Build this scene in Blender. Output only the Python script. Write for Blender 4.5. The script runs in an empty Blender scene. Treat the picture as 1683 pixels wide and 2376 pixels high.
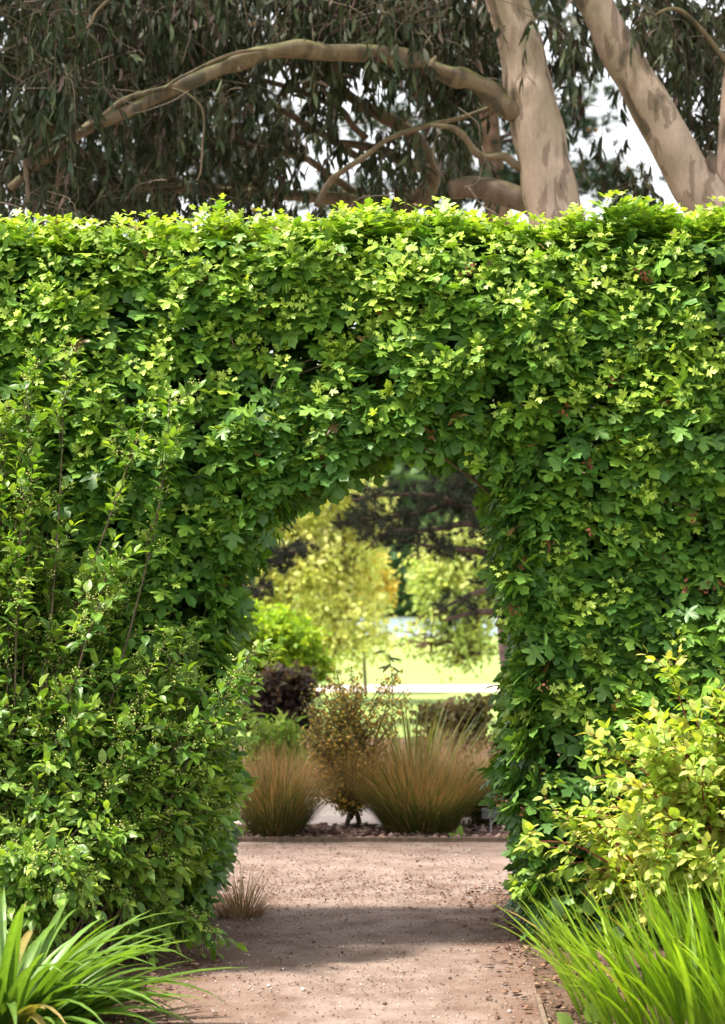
import bpy, math
import numpy as np
from mathutils import Matrix, Vector

# ------------------------------------------------------------------ camera, sky, sun, exposure
SC = bpy.context.scene
COL = SC.collection
EYE = np.array([0.0, 0.0, 1.6])
FPX = 4446.0                       # focal length in photograph pixels
PITCH = math.atan((1400 - 1188) / FPX)
cam_d = bpy.data.cameras.new('camera')
cam_d.sensor_fit = 'VERTICAL'
cam_d.sensor_height = 36.0
cam_d.lens = 36.0 * FPX / 2376.0
cam_d.clip_start = 0.1
cam_d.clip_end = 3000.0
cam_d.dof.use_dof = True
cam_d.dof.focus_distance = 8.95
cam_d.dof.aperture_fstop = 3.0
cam = bpy.data.objects.new('camera', cam_d)
cam.location = EYE
cam.rotation_euler = (math.pi / 2 + PITCH, 0, 0)
COL.objects.link(cam)
SC.camera = cam

SUN_EL = math.radians(65)
SUN_AZ = math.radians(-101)        # compass angle of the sun seen from above: 0 = +Y, clockwise; here left and slightly behind the camera
w = bpy.data.worlds.new('World')
SC.world = w
w.use_nodes = True
wn, wl = w.node_tree.nodes, w.node_tree.links
wn.clear()
sky = wn.new('ShaderNodeTexSky')
sky.sky_type = 'NISHITA'
sky.sun_disc = False
sky.sun_elevation = SUN_EL
sky.sun_rotation = SUN_AZ
sky.air_density = 1.0
sky.dust_density = 4.0
sky.ozone_density = 0.6
mixw = wn.new('ShaderNodeMix')
mixw.data_type = 'RGBA'
mixw.inputs[0].default_value = 0.55
mixw.inputs[7].default_value = (9.7, 9.5, 9.0, 1)      # thin bright cloud veil over the whole sky
wl.new(sky.outputs[0], mixw.inputs[6])
bg = wn.new('ShaderNodeBackground')
bg.inputs[1].default_value = 0.112
wl.new(mixw.outputs[2], bg.inputs[0])
wo = wn.new('ShaderNodeOutputWorld')
wl.new(bg.outputs[0], wo.inputs[0])

sun_d = bpy.data.lights.new('sun', 'SUN')
sun_d.energy = 5.0
sun_d.angle = math.radians(4.0)
sun_d.color = (1.0, 0.93, 0.80)
sun = bpy.data.objects.new('sun', sun_d)
sv = Vector((math.sin(SUN_AZ) * math.cos(SUN_EL), math.cos(SUN_AZ) * math.cos(SUN_EL), math.sin(SUN_EL)))
sun.rotation_euler = sv.to_track_quat('Z', 'Y').to_euler()
sun.location = sv * 40
COL.objects.link(sun)
SC.view_settings.view_transform = 'Standard'
SC.view_settings.look = 'None'
SC.view_settings.gamma = 1.0
SC.view_settings.use_curve_mapping = False
SC.view_settings.exposure = 1.25
SC.render.engine = 'CYCLES'
SC.cycles.max_bounces = 6
SC.cycles.diffuse_bounces = 3
SC.cycles.glossy_bounces = 2
SC.cycles.transmission_bounces = 4
SC.cycles.transparent_max_bounces = 4
SC.cycles.use_denoising = True
SC.cycles.use_adaptive_sampling = True
SC.cycles.adaptive_threshold = 0.03
SC.cycles.sample_clamp_indirect = 6.0

# ------------------------------------------------------------------ helpers
def A(*v):
    return np.array(v, float)

def at(px, py, d):
    """world point seen at photograph pixel (px, py) on the upright plane d metres away"""
    ca, sa = math.cos(PITCH), math.sin(PITCH)
    u, v = (px - 841.5) / FPX, (1188 - py) / FPX
    dy = ca - v * sa
    dz = sa + v * ca
    t = d / dy
    return A(EYE[0] + u * t, d, EYE[2] + dz * t)

def proj(P):
    P = np.atleast_2d(P) - EYE
    ca, sa = math.cos(PITCH), math.sin(PITCH)
    f = P[:, 1] * ca + P[:, 2] * sa
    up = -P[:, 1] * sa + P[:, 2] * ca
    return 841.5 + FPX * P[:, 0] / f, 1188 - FPX * up / f, f

def norm(v):
    return v / np.maximum(np.linalg.norm(v, axis=-1, keepdims=True), 1e-9)

def tag(o, label=None, cat=None, group=None, kind=None):
    if label: o['label'] = label
    if cat: o['category'] = cat
    if group: o['group'] = group
    if kind: o['kind'] = kind
    return o

def empty(name, loc, label, cat, group=None):
    o = bpy.data.objects.new(name, None)
    o.empty_display_size = 0.1
    o.location = loc
    COL.objects.link(o)
    return tag(o, label, cat, group)

def obj(name, mesh, parent=None, origin=None, kind=None):
    o = bpy.data.objects.new(name, mesh)
    COL.objects.link(o)
    if parent is not None:
        o.parent = parent
    elif origin is not None:
        o.location = origin
    if kind: o['kind'] = kind
    return o

def mesh_of(name, V, F, mat, C=None, smooth=True):
    """V (n,3), F list/array of triangles or quads, C (n,3) colours of the points"""
    me = bpy.data.meshes.new(name)
    V = np.asarray(V, np.float32)
    if isinstance(F, np.ndarray):
        k = F.shape[1]
        me.vertices.add(len(V))
        me.vertices.foreach_set('co', V.ravel())
        me.loops.add(F.size)
        me.loops.foreach_set('vertex_index', F.astype(np.int32).ravel())
        me.polygons.add(len(F))
        me.polygons.foreach_set('loop_start', np.arange(0, F.size, k, dtype=np.int32))
        me.polygons.foreach_set('loop_total', np.full(len(F), k, np.int32))
        me.update(calc_edges=True)
    else:
        me.from_pydata([tuple(v) for v in V], [], F)
        me.update()
    if smooth:
        me.polygons.foreach_set('use_smooth', np.ones(len(me.polygons), bool))
    if C is not None:
        a = me.attributes.new('col', 'FLOAT_COLOR', 'POINT')
        C4 = np.ones((len(V), 4), np.float32)
        C4[:, :3] = C
        a.data.foreach_set('color', C4.ravel())
    me.materials.append(mat)
    return me

class Geo:
    """collects vertex, triangle and colour arrays"""
    def __init__(s):
        s.V, s.F, s.C, s.n = [], [], [], 0
    def add(s, V, F, C):
        s.V.append(np.asarray(V, float)); s.F.append(np.asarray(F, int) + s.n)
        C = np.asarray(C, float)
        if C.ndim == 1: C = np.tile(C, (len(V), 1))
        s.C.append(C); s.n += len(V)
    def mesh(s, name, mat, origin=(0, 0, 0), smooth=True):
        return mesh_of(name, np.concatenate(s.V) - np.asarray(origin), np.concatenate(s.F), mat, np.concatenate(s.C), smooth)

def frames(T, N):
    T = norm(T)
    N = norm(N - T * np.sum(T * N, axis=1, keepdims=True))
    X = np.cross(T, N)
    return X, T, N

def place(tmpl, P, T, N, S, C, jitter=None):
    """copies of one leaf template: x across, y to the tip, z its upper face"""
    V, F, shade = tmpl
    X, T, N = frames(T, N)
    W = (P[:, None, :] + S[:, None, None] * (V[None, :, 0:1] * X[:, None, :] + V[None, :, 1:2] * T[:, None, :] + V[None, :, 2:3] * N[:, None, :]))
    n, m = len(P), len(V)
    FF = (F[None, :, :] + (np.arange(n) * m)[:, None, None]).reshape(-1, 3)
    CC = (C[:, None, :] * shade[None, :, None]).reshape(-1, 3)
    return W.reshape(-1, 3), FF, CC

class Leaves:
    """a growing list of single leaves"""
    def __init__(s):
        s.P, s.T, s.N, s.S, s.C = [], [], [], [], []
    def add(s, p, t, n, size, c):
        s.P.append(p); s.T.append(t); s.N.append(n); s.S.append(size); s.C.append(c)
    def arrays(s):
        return [np.array(a, float) for a in (s.P, s.T, s.N, s.S, s.C)]

def leaf_thing(root, origin, arr, tmpls, mat, rng, want=300, score=None, part='leaf', rest='foliage', bins=8):
    """leaves of one plant: the ones that show largest become parts, the others one mass"""
    P, T, N, S, C = arr
    n = len(P)
    kind = rng.integers(0, len(tmpls), n)
    px, py, f = proj(P)
    inside = (px > 5) & (px < 1678) & (py > 5) & (py < 2371)
    face = np.abs(np.sum(norm(N) * norm(P - EYE), axis=1))
    sc = S * (0.35 + face) / f
    if score is not None: sc = sc * score
    sc = np.where(inside, sc, -1)
    order = np.argsort(-sc)
    k = min(want, int((sc > 0).sum()))
    top = order[:k]
    mask = np.ones(n, bool); mask[top] = False
    g = Geo()
    for q in range(len(tmpls)):
        m = mask & (kind == q)
        if m.any(): g.add(*place(tmpls[q], P[m], T[m], N[m], S[m], C[m]))
    if g.n:
        obj(rest, g.mesh(rest, mat, origin), root, kind='stuff')
    if k:
        # alike leaves share their mesh: one mesh for each shape and colour step
        lum = C[top].sum(1)
        rank = np.argsort(np.argsort(lum)) * bins // max(k, 1)
        cache = {}
        X, Tn, Nn = frames(T[top], N[top])
        for i, ti in enumerate(top):
            key = (kind[ti], rank[i])
            if key not in cache:
                V, F, sh = tmpls[kind[ti]]
                cc = C[top][rank == rank[i]].mean(0)
                cache[key] = mesh_of(part, V, F, mat, sh[:, None] * cc[None, :])
            o = bpy.data.objects.new(part, cache[key])
            s = S[ti]
            M = Matrix.Identity(4)
            for r in range(3):
                M[r][0] = X[i][r] * s; M[r][1] = Tn[i][r] * s; M[r][2] = Nn[i][r] * s
                M[r][3] = P[ti][r] - origin[r]
            o.parent = root
            o.matrix_local = M
            COL.objects.link(o)

def smooth_path(pts, radii, per=5):
    pts = np.asarray(pts, float); radii = np.asarray(radii, float)
    if len(pts) < 3: 
        t = np.linspace(0, 1, per + 1)[:, None]
        return pts[0] + (pts[-1] - pts[0]) * t, radii[0] + (radii[-1] - radii[0]) * t[:, 0]
    e = np.vstack([2 * pts[0] - pts[1], pts, 2 * pts[-1] - pts[-2]])
    out, rr = [], []
    for i in range(len(pts) - 1):
        p0, p1, p2, p3 = e[i:i + 4]
        for t in np.linspace(0, 1, per, endpoint=False):
            out.append(0.5 * (2 * p1 + (p2 - p0) * t + (2 * p0 - 5 * p1 + 4 * p2 - p3) * t * t + (3 * p1 - p0 - 3 * p2 + p3) * t ** 3))
            rr.append(radii[i] + (radii[i + 1] - radii[i]) * t)
    out.append(pts[-1]); rr.append(radii[-1])
    return np.array(out), np.array(rr)

def tube(pts, radii, sides=8, per=5, lump=0.0, rng=None, caps=True):
    """triangles of a tapering limb"""
    P, R = smooth_path(pts, radii, per)
    n = len(P)
    T = norm(np.gradient(P, axis=0))
    ref = A(0.31, 0.95, 0.05) if abs(T[0][1]) < 0.9 else A(1, 0, 0)
    U = norm(np.cross(T, np.tile(ref, (n, 1))))
    W = np.cross(T, U)
    a = np.linspace(0, 2 * math.pi, sides, endpoint=False)
    rad = np.tile(R[:, None], (1, sides))
    if lump and rng is not None:
        ph = rng.uniform(0, 6.28, 4)
        l = np.arange(n)[:, None] * 0.55
        rad = rad * (1 + lump * (np.sin(2 * a[None] + ph[0] + l) * 0.5 + np.sin(3 * a[None] + ph[1] - l * 0.7) * 0.35 + np.sin(l * 1.3 + ph[2]) * 0.5))
    V = P[:, None, :] + rad[:, :, None] * (np.cos(a)[None, :, None] * U[:, None, :] + np.sin(a)[None, :, None] * W[:, None, :])
    V = V.reshape(-1, 3)
    F = []
    for i in range(n - 1):
        for j in range(sides):
            b, c = i * sides + j, i * sides + (j + 1) % sides
            F.append((b, c, c + sides)); F.append((b, c + sides, b + sides))
    if caps:
        V = np.vstack([V, P[0], P[-1]])
        c0, c1 = n * sides, n * sides + 1
        for j in range(sides):
            F.append((c0, (j + 1) % sides, j))
            F.append((c1, (n - 1) * sides + j, (n - 1) * sides + (j + 1) % sides))
    return V, np.array(F)

def box_mesh(name, c, size, mat, rot=0.0, origin=None):
    x, y, z = np.array(size) / 2
    b = min(size) * 0.12
    V, F = [], []
    # box with chamfered long edges
    ring = [(-x + b, -z), (x - b, -z), (x, -z + b), (x, z - b), (x - b, z), (-x + b, z), (-x, z - b), (-x, -z + b)]
    for yy in (-y, y):
        for (a, d) in ring: V.append((a, yy, d))
    for j in range(8):
        k = (j + 1) % 8
        F.append((j, j + 8, k + 8, k))
    F.append(tuple(range(8))); F.append(tuple(reversed(range(8, 16))))
    V = np.array(V)
    cr, sr = math.cos(rot), math.sin(rot)
    V = np.stack([V[:, 0] * cr - V[:, 1] * sr, V[:, 0] * sr + V[:, 1] * cr, V[:, 2]], 1) + np.asarray(c)
    if origin is not None: V = V - np.asarray(origin)
    return mesh_of(name, V, F, mat, smooth=False)

def blades(rng, roots, az, L, th0, bend, width, k=7, fold=0.25, cbase=None, ctip=None, power=1.4, twist=0.0):
    """long narrow leaves bending outwards; returns per blade arrays (n, m, 3)"""
    n = len(roots)
    h = np.stack([np.cos(az), np.sin(az), np.zeros(n)], 1)
    side = np.stack([-np.sin(az), np.cos(az), np.zeros(n)], 1)
    pts = [roots.copy()]
    ups = []
    for i in range(k):
        t = (i + 0.5) / k
        th = th0 - bend * t ** power
        step = (L / k)[:, None] * (np.cos(th)[:, None] * h + np.sin(th)[:, None] * A(0, 0, 1))
        pts.append(pts[-1] + step)
        ups.append(-np.sin(th)[:, None] * h + np.cos(th)[:, None] * A(0, 0, 1))
    ups.append(ups[-1])
    V, C = [], []
    for i in range(k + 1):
        t = i / k
        wprof = (0.55 + 0.45 * min(1, t * 4)) * (1 - t ** 3.2) + 0.015
        wv = (width * wprof)[:, None]
        tw = twist * t
        sd = side * np.cos(tw)[:, None] + ups[i] * np.sin(tw)[:, None] if np.ndim(twist) else side
        c = cbase + (ctip - cbase) * t
        V += [pts[i] - sd * wv * 0.5 + ups[i] * wv * fold, pts[i], pts[i] + sd * wv * 0.5 + ups[i] * wv * fold]
        C += [c * 0.92, c * 1.22, c * 0.92]
    V = np.stack(V, 1); C = np.stack(C, 1)
    F = []
    for i in range(k):
        b = i * 3
        for j in range(2):
            F += [(b + j, b + j + 1, b + j + 4), (b + j, b + j + 4, b + j + 3)]
    return V, np.array(F), C

def blade_mass(V, F, C, g):
    n, m = V.shape[:2]
    FF = (F[None] + (np.arange(n) * m)[:, None, None]).reshape(-1, 3)
    g.add(V.reshape(-1, 3), FF, C.reshape(-1, 3))

def vnoise(p, seed=0):
    """cheap smooth noise in about -1..1"""
    r = np.random.default_rng(seed)
    out = np.zeros(len(p))
    for i in range(6):
        k = r.normal(size=3); k /= np.linalg.norm(k)
        fq = 0.7 + 0.5 * i
        out += np.sin(p @ k * fq * 2 + r.uniform(0, 6.28)) / (1 + 0.35 * i)
    return out / 2.6

# ------------------------------------------------------------------ materials
def nodes(name):
    m = bpy.data.materials.new(name)
    m.use_nodes = True
    nt = m.node_tree
    nt.nodes.clear()
    out = nt.nodes.new('ShaderNodeOutputMaterial')
    return m, nt.nodes, nt.links, out

def ramp(n, stops, interp='LINEAR'):
    r = n.new('ShaderNodeValToRGB')
    r.color_ramp.interpolation = interp
    el = r.color_ramp.elements
    while len(el) < len(stops): el.new(0.5)
    for e, (p, c) in zip(el, stops):
        e.position = p
        e.color = tuple(c) + (1,) if len(c) == 3 else c
    return r

def leaf_material(name, trans=0.35, rough=0.42, spec=0.5, tcol=(1.5, 1.45, 0.45), fleck=0.25):
    m, n, l, out = nodes(name)
    at_ = n.new('ShaderNodeAttribute'); at_.attribute_name = 'col'
    tc = n.new('ShaderNodeTexCoord')
    nz = n.new('ShaderNodeTexNoise'); nz.inputs['Scale'].default_value = 45; nz.inputs['Detail'].default_value = 2
    l.new(tc.outputs['Object'], nz.inputs['Vector'])
    mr = n.new('ShaderNodeMapRange')
    mr.inputs['From Min'].default_value = 0.3; mr.inputs['From Max'].default_value = 0.7
    mr.inputs['To Min'].default_value = 1 - fleck; mr.inputs['To Max'].default_value = 1 + fleck
    l.new(nz.outputs['Fac'], mr.inputs['Value'])
    mu = n.new('ShaderNodeVectorMath'); mu.operation = 'SCALE'
    l.new(at_.outputs['Color'], mu.inputs[0]); l.new(mr.outputs[0], mu.inputs['Scale'])
    pr = n.new('ShaderNodeBsdfPrincipled')
    pr.inputs['Roughness'].default_value = rough
    pr.inputs['Specular IOR Level'].default_value = spec
    l.new(mu.outputs[0], pr.inputs['Base Color'])
    m2 = n.new('ShaderNodeVectorMath'); m2.operation = 'MULTIPLY'
    m2.inputs[1].default_value = tcol
    l.new(mu.outputs[0], m2.inputs[0])
    tr = n.new('ShaderNodeBsdfTranslucent')
    l.new(m2.outputs[0], tr.inputs['Color'])
    mx = n.new('ShaderNodeMixShader'); mx.inputs[0].default_value = trans
    l.new(pr.outputs[0], mx.inputs[1]); l.new(tr.outputs[0], mx.inputs[2])
    l.new(mx.outputs[0], out.inputs['Surface'])
    return m

def plain_material(name, color, rough=0.8, noise=0.2, scale=20, bump=0.0, metal=0.0, attr=False):
    m, n, l, out = nodes(name)
    tc = n.new('ShaderNodeTexCoord')
    nz = n.new('ShaderNodeTexNoise'); nz.inputs['Scale'].default_value = scale; nz.inputs['Detail'].default_value = 5
    l.new(tc.outputs['Object'], nz.inputs['Vector'])
    mr = n.new('ShaderNodeMapRange')
    mr.inputs['From Min'].default_value = 0.3; mr.inputs['From Max'].default_value = 0.7
    mr.inputs['To Min'].default_value = 1 - noise; mr.inputs['To Max'].default_value = 1 + noise
    l.new(nz.outputs['Fac'], mr.inputs['Value'])
    mu = n.new('ShaderNodeVectorMath'); mu.operation = 'SCALE'
    if attr:
        a = n.new('ShaderNodeAttribute'); a.attribute_name = 'col'
        l.new(a.outputs['Color'], mu.inputs[0])
    else:
        mu.inputs[0].default_value = color
    l.new(mr.outputs[0], mu.inputs['Scale'])
    pr = n.new('ShaderNodeBsdfPrincipled')
    pr.inputs['Roughness'].default_value = rough
    pr.inputs['Metallic'].default_value = metal
    l.new(mu.outputs[0], pr.inputs['Base Color'])
    if bump:
        b = n.new('ShaderNodeBump'); b.inputs['Strength'].default_value = bump; b.inputs['Distance'].default_value = 0.02
        l.new(nz.outputs['Fac'], b.inputs['Height']); l.new(b.outputs[0], pr.inputs['Normal'])
    l.new(pr.outputs[0], out.inputs['Surface'])
    return m

def gum_bark(name, pale, tan, dark, moss_amount):
    m, n, l, out = nodes(name)
    tc = n.new('ShaderNodeTexCoord')
    mp = n.new('ShaderNodeMapping'); mp.inputs['Scale'].default_value = (1, 1, 0.3)
    l.new(tc.outputs['Object'], mp.inputs['Vector'])
    n1 = n.new('ShaderNodeTexNoise'); n1.inputs['Scale'].default_value = 5.5; n1.inputs['Detail'].default_value = 6; n1.inputs['Distortion'].default_value = 0.6
    l.new(mp.outputs[0], n1.inputs['Vector'])
    r1 = ramp(n, [(0.33, tan), (0.46, pale), (0.535, pale), (0.55, tan), (0.595, tan), (0.61, dark)])
    l.new(n1.outputs['Fac'], r1.inputs[0])
    n2 = n.new('ShaderNodeTexNoise'); n2.inputs['Scale'].default_value = 60; n2.inputs['Detail'].default_value = 4
    l.new(mp.outputs[0], n2.inputs['Vector'])
    mr = n.new('ShaderNodeMapRange'); mr.inputs['To Min'].default_value = 0.7; mr.inputs['To Max'].default_value = 1.25
    l.new(n2.outputs['Fac'], mr.inputs['Value'])
    mu = n.new('ShaderNodeVectorMath'); mu.operation = 'SCALE'
    l.new(r1.outputs[0], mu.inputs[0]); l.new(mr.outputs[0], mu.inputs['Scale'])
    # green algae growing on the upper side of the limbs
    ge = n.new('ShaderNodeNewGeometry'); sp = n.new('ShaderNodeSeparateXYZ')
    l.new(ge.outputs['Normal'], sp.inputs[0])
    n3 = n.new('ShaderNodeTexNoise'); n3.inputs['Scale'].default_value = 7; n3.inputs['Detail'].default_value = 4
    l.new(tc.outputs['Object'], n3.inputs['Vector'])
    ad = n.new('ShaderNodeMath'); ad.operation = 'ADD'
    l.new(sp.outputs['Z'], ad.inputs[0]); l.new(n3.outputs['Fac'], ad.inputs[1])
    mr2 = n.new('ShaderNodeMapRange'); mr2.inputs['From Min'].default_value = 0.75; mr2.inputs['From Max'].default_value = 1.25
    mr2.inputs['To Max'].default_value = moss_amount
    l.new(ad.outputs[0], mr2.inputs['Value'])
    mx = n.new('ShaderNodeMix'); mx.data_type = 'RGBA'
    mx.inputs[7].default_value = (0.095, 0.095, 0.022, 1)
    l.new(mr2.outputs[0], mx.inputs[0]); l.new(mu.outputs[0], mx.inputs[6])
    pr = n.new('ShaderNodeBsdfPrincipled'); pr.inputs['Roughness'].default_value = 0.75
    l.new(mx.outputs[2], pr.inputs['Base Color'])
    bp = n.new('ShaderNodeBump'); bp.inputs['Strength'].default_value = 0.35; bp.inputs['Distance'].default_value = 0.02
    ad2 = n.new('ShaderNodeMath'); ad2.operation = 'MULTIPLY_ADD'; ad2.inputs[1].default_value = 0.4
    l.new(n2.outputs['Fac'], ad2.inputs[0]); l.new(n1.outputs['Fac'], ad2.inputs[2])
    l.new(ad2.outputs[0], bp.inputs['Height']); l.new(bp.outputs[0], pr.inputs['Normal'])
    l.new(pr.outputs[0], out.inputs['Surface'])
    return m

def ground_material(name, stops, scale, fine=(0.75, 1.25), fscale=180, bump=0.4, rough=0.95, litter=None, bdist=0.01):
    """noise blended soil, gravel or turf; litter = (colour, half width where it starts, half width where it is full)"""
    m, n, l, out = nodes(name)
    tc = n.new('ShaderNodeTexCoord')
    n1 = n.new('ShaderNodeTexNoise'); n1.inputs['Scale'].default_value = scale; n1.inputs['Detail'].default_value = 6; n1.inputs['Roughness'].default_value = 0.62
    l.new(tc.outputs['Object'], n1.inputs['Vector'])
    r1 = ramp(n, stops)
    l.new(n1.outputs['Fac'], r1.inputs[0])
    n2 = n.new('ShaderNodeTexNoise'); n2.inputs['Scale'].default_value = fscale; n2.inputs['Detail'].default_value = 3; n2.inputs['Roughness'].default_value = 0.75
    l.new(tc.outputs['Object'], n2.inputs['Vector'])
    mr = n.new('ShaderNodeMapRange'); mr.inputs['From Min'].default_value = 0.25; mr.inputs['From Max'].default_value = 0.75
    mr.inputs['To Min'].default_value = fine[0]; mr.inputs['To Max'].default_value = fine[1]
    l.new(n2.outputs['Fac'], mr.inputs['Value'])
    mu = n.new('ShaderNodeVectorMath'); mu.operation = 'SCALE'
    src = r1.outputs[0]
    if litter:
        col, a, b = litter
        sp = n.new('ShaderNodeSeparateXYZ'); l.new(tc.outputs['Object'], sp.inputs[0])
        ab = n.new('ShaderNodeMath'); ab.operation = 'ABSOLUTE'; l.new(sp.outputs['X'], ab.inputs[0])
        n3 = n.new('ShaderNodeTexNoise'); n3.inputs['Scale'].default_value = 3.5; n3.inputs['Detail'].default_value = 7; n3.inputs['Roughness'].default_value = 0.7
        l.new(tc.outputs['Object'], n3.inputs['Vector'])
        ma = n.new('ShaderNodeMath'); ma.operation = 'MULTIPLY_ADD'; ma.inputs[1].default_value = 1.6
        l.new(n3.outputs['Fac'], ma.inputs[0]); l.new(ab.outputs[0], ma.inputs[2])
        mr3 = n.new('ShaderNodeMapRange'); mr3.inputs['From Min'].default_value = a + 0.8; mr3.inputs['From Max'].default_value = b + 0.8
        mr3.inputs['To Max'].default_value = 0.85
        l.new(ma.outputs[0], mr3.inputs['Value'])
        mx = n.new('ShaderNodeMix'); mx.data_type = 'RGBA'; mx.inputs[7].default_value = tuple(col) + (1,)
        l.new(mr3.outputs[0], mx.inputs[0]); l.new(src, mx.inputs[6])
        src = mx.outputs[2]
    l.new(src, mu.inputs[0]); l.new(mr.outputs[0], mu.inputs['Scale'])
    pr = n.new('ShaderNodeBsdfPrincipled'); pr.inputs['Roughness'].default_value = rough
    pr.inputs['Specular IOR Level'].default_value = 0.2
    l.new(mu.outputs[0], pr.inputs['Base Color'])
    bp = n.new('ShaderNodeBump'); bp.inputs['Strength'].default_value = bump; bp.inputs['Distance'].default_value = bdist
    l.new(n2.outputs['Fac'], bp.inputs['Height']); l.new(bp.outputs[0], pr.inputs['Normal'])
    l.new(pr.outputs[0], out.inputs['Surface'])
    return m

M_MAPLE = leaf_material('maple_leaf', 0.28, 0.45, 0.4)
M_SOFT = leaf_material('soft_leaf', 0.36, 0.42, 0.45)
M_BLADE = leaf_material('strap_leaf', 0.34, 0.38, 0.5, fleck=0.12)
M_GUM = leaf_material('gum_leaf', 0.08, 0.58, 0.2, tcol=(1.2, 1.2, 0.7))
M_NEEDLE = leaf_material('pine_needle', 0.08, 0.6, 0.3)
M_FAR = leaf_material('tree_leaf', 0.5, 0.6, 0.25, tcol=(1.3, 1.25, 0.75))
M_DRY = leaf_material('grass_blade', 0.25, 0.6, 0.2, tcol=(1.2, 1.15, 0.8), fleck=0.1)
M_TWIG = plain_material('twig_bark', (0.10, 0.07, 0.045), 0.8, 0.35, 60)
M_REDTWIG = plain_material('red_twig_bark', (0.20, 0.045, 0.03), 0.55, 0.3, 60)
M_FLOWER = plain_material('flower_bud', (0.4, 0.45, 0.1), 0.7, 0.15, 60, attr=True)
M_BARK = plain_material('rough_bark', (0.14, 0.085, 0.065), 0.95, 0.5, 26, bump=0.8)
M_GUMBARK = gum_bark('gum_bark', (0.37, 0.262, 0.22), (0.22, 0.145, 0.118), (0.115, 0.08, 0.062), 0.35)
M_LIMB = gum_bark('gum_limb_bark', (0.155, 0.10, 0.067), (0.11, 0.068, 0.045), (0.06, 0.04, 0.028), 0.95)
M_LIMB_RED = gum_bark('gum_branch_bark', (0.14, 0.088, 0.066), (0.105, 0.06, 0.045), (0.06, 0.038, 0.03), 0.45)
M_PATH = ground_material('path_grit', [(0.32, (0.145, 0.095, 0.074)), (0.47, (0.207, 0.149, 0.124)), (0.56, (0.244, 0.180, 0.153)), (0.72, (0.294, 0.225, 0.194))], 4.5,
                         (0.45, 1.5), 170, 0.7, litter=((0.13, 0.068, 0.045), 0.26, 0.95))
M_CROSS = ground_material('cross_path_grit', [(0.32, (0.14, 0.092, 0.072)), (0.47, (0.198, 0.141, 0.119)), (0.56, (0.230, 0.171, 0.147)), (0.72, (0.276, 0.211, 0.184))], 4.0, (0.5, 1.45), 150, 0.6)
M_PALE = ground_material('pale_gravel', [(0.3, (0.40, 0.33, 0.30)), (0.7, (0.52, 0.44, 0.41))], 2.0, (0.8, 1.2), 90, 0.3)
M_SOIL = ground_material('bed_soil', [(0.3, (0.065, 0.042, 0.03)), (0.7, (0.14, 0.085, 0.058))], 5.0, (0.5, 1.5), 90, 0.8)
M_MULCH = ground_material('bark_mulch', [(0.3, (0.075, 0.045, 0.036)), (0.7, (0.16, 0.098, 0.08))], 9.0, (0.5, 1.5), 110, 0.8)
M_LAWN = ground_material('lawn_turf', [(0.3, (0.15, 0.23, 0.055)), (0.7, (0.26, 0.34, 0.10))], 0.5, (0.65, 1.35), 5, 0.3)
M_WOOD = plain_material('weathered_wood', (0.15, 0.105, 0.075), 0.85, 0.3, 30, bump=0.3)
M_STEEL = plain_material('dull_steel', (0.42, 0.42, 0.42), 0.45, 0.1, 30, metal=0.7)
M_PLATE = plain_material('dark_plate', (0.04, 0.042, 0.045), 0.5, 0.15, 30)
M_CHIP = plain_material('wood_chip', (0.2, 0.13, 0.1), 0.9, 0.3, 40, attr=True)

def water_material():
    m, n, l, out = nodes('lake_water')
    tc = n.new('ShaderNodeTexCoord')
    nz = n.new('ShaderNodeTexNoise'); nz.inputs['Scale'].default_value = 0.8; nz.inputs['Detail'].default_value = 4
    l.new(tc.outputs['Object'], nz.inputs['Vector'])
    bp = n.new('ShaderNodeBump'); bp.inputs['Strength'].default_value = 0.5; bp.inputs['Distance'].default_value = 0.15
    l.new(nz.outputs['Fac'], bp.inputs['Height'])
    pr = n.new('ShaderNodeBsdfPrincipled')
    pr.inputs['Base Color'].default_value = (0.20, 0.26, 0.29, 1)
    pr.inputs['Roughness'].default_value = 0.3
    l.new(bp.outputs[0], pr.inputs['Normal'])
    l.new(pr.outputs[0], out.inputs['Surface'])
    return m
M_WATER = water_material()

# ------------------------------------------------------------------ leaf shapes
def fan(half, centre, droop=0.25, foldz=0.12, stalk=0.28, rim=1.0, mid=0.92):
    """leaf from the outline of its right half, base first, tip last"""
    out = [(x, y) for x, y in half] + [(-x, y) for x, y in reversed(half[1:-1])]
    V = [(centre[0], centre[1], 0.0)]
    for x, y in out:
        r2 = x * x + (y - centre[1]) ** 2
        V.append((x, y, foldz * abs(x) - droop * r2))
    F = []
    m = len(out)
    for i in range(m):
        F.append((0, 1 + i, 1 + (i + 1) % m))
    sh = [mid] + [rim] * m
    if stalk:
        b = len(V)
        V += [(-0.014, 0.02, 0), (0.014, 0.02, 0), (0, -stalk, -stalk * 0.3)]
        F.append((b, b + 2, b + 1))
        sh += [1.1, 1.1, 1.1]
    F = np.array(F)[:, ::-1] if False else np.array(F)
    return np.array(V), F, np.array(sh)

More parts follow.
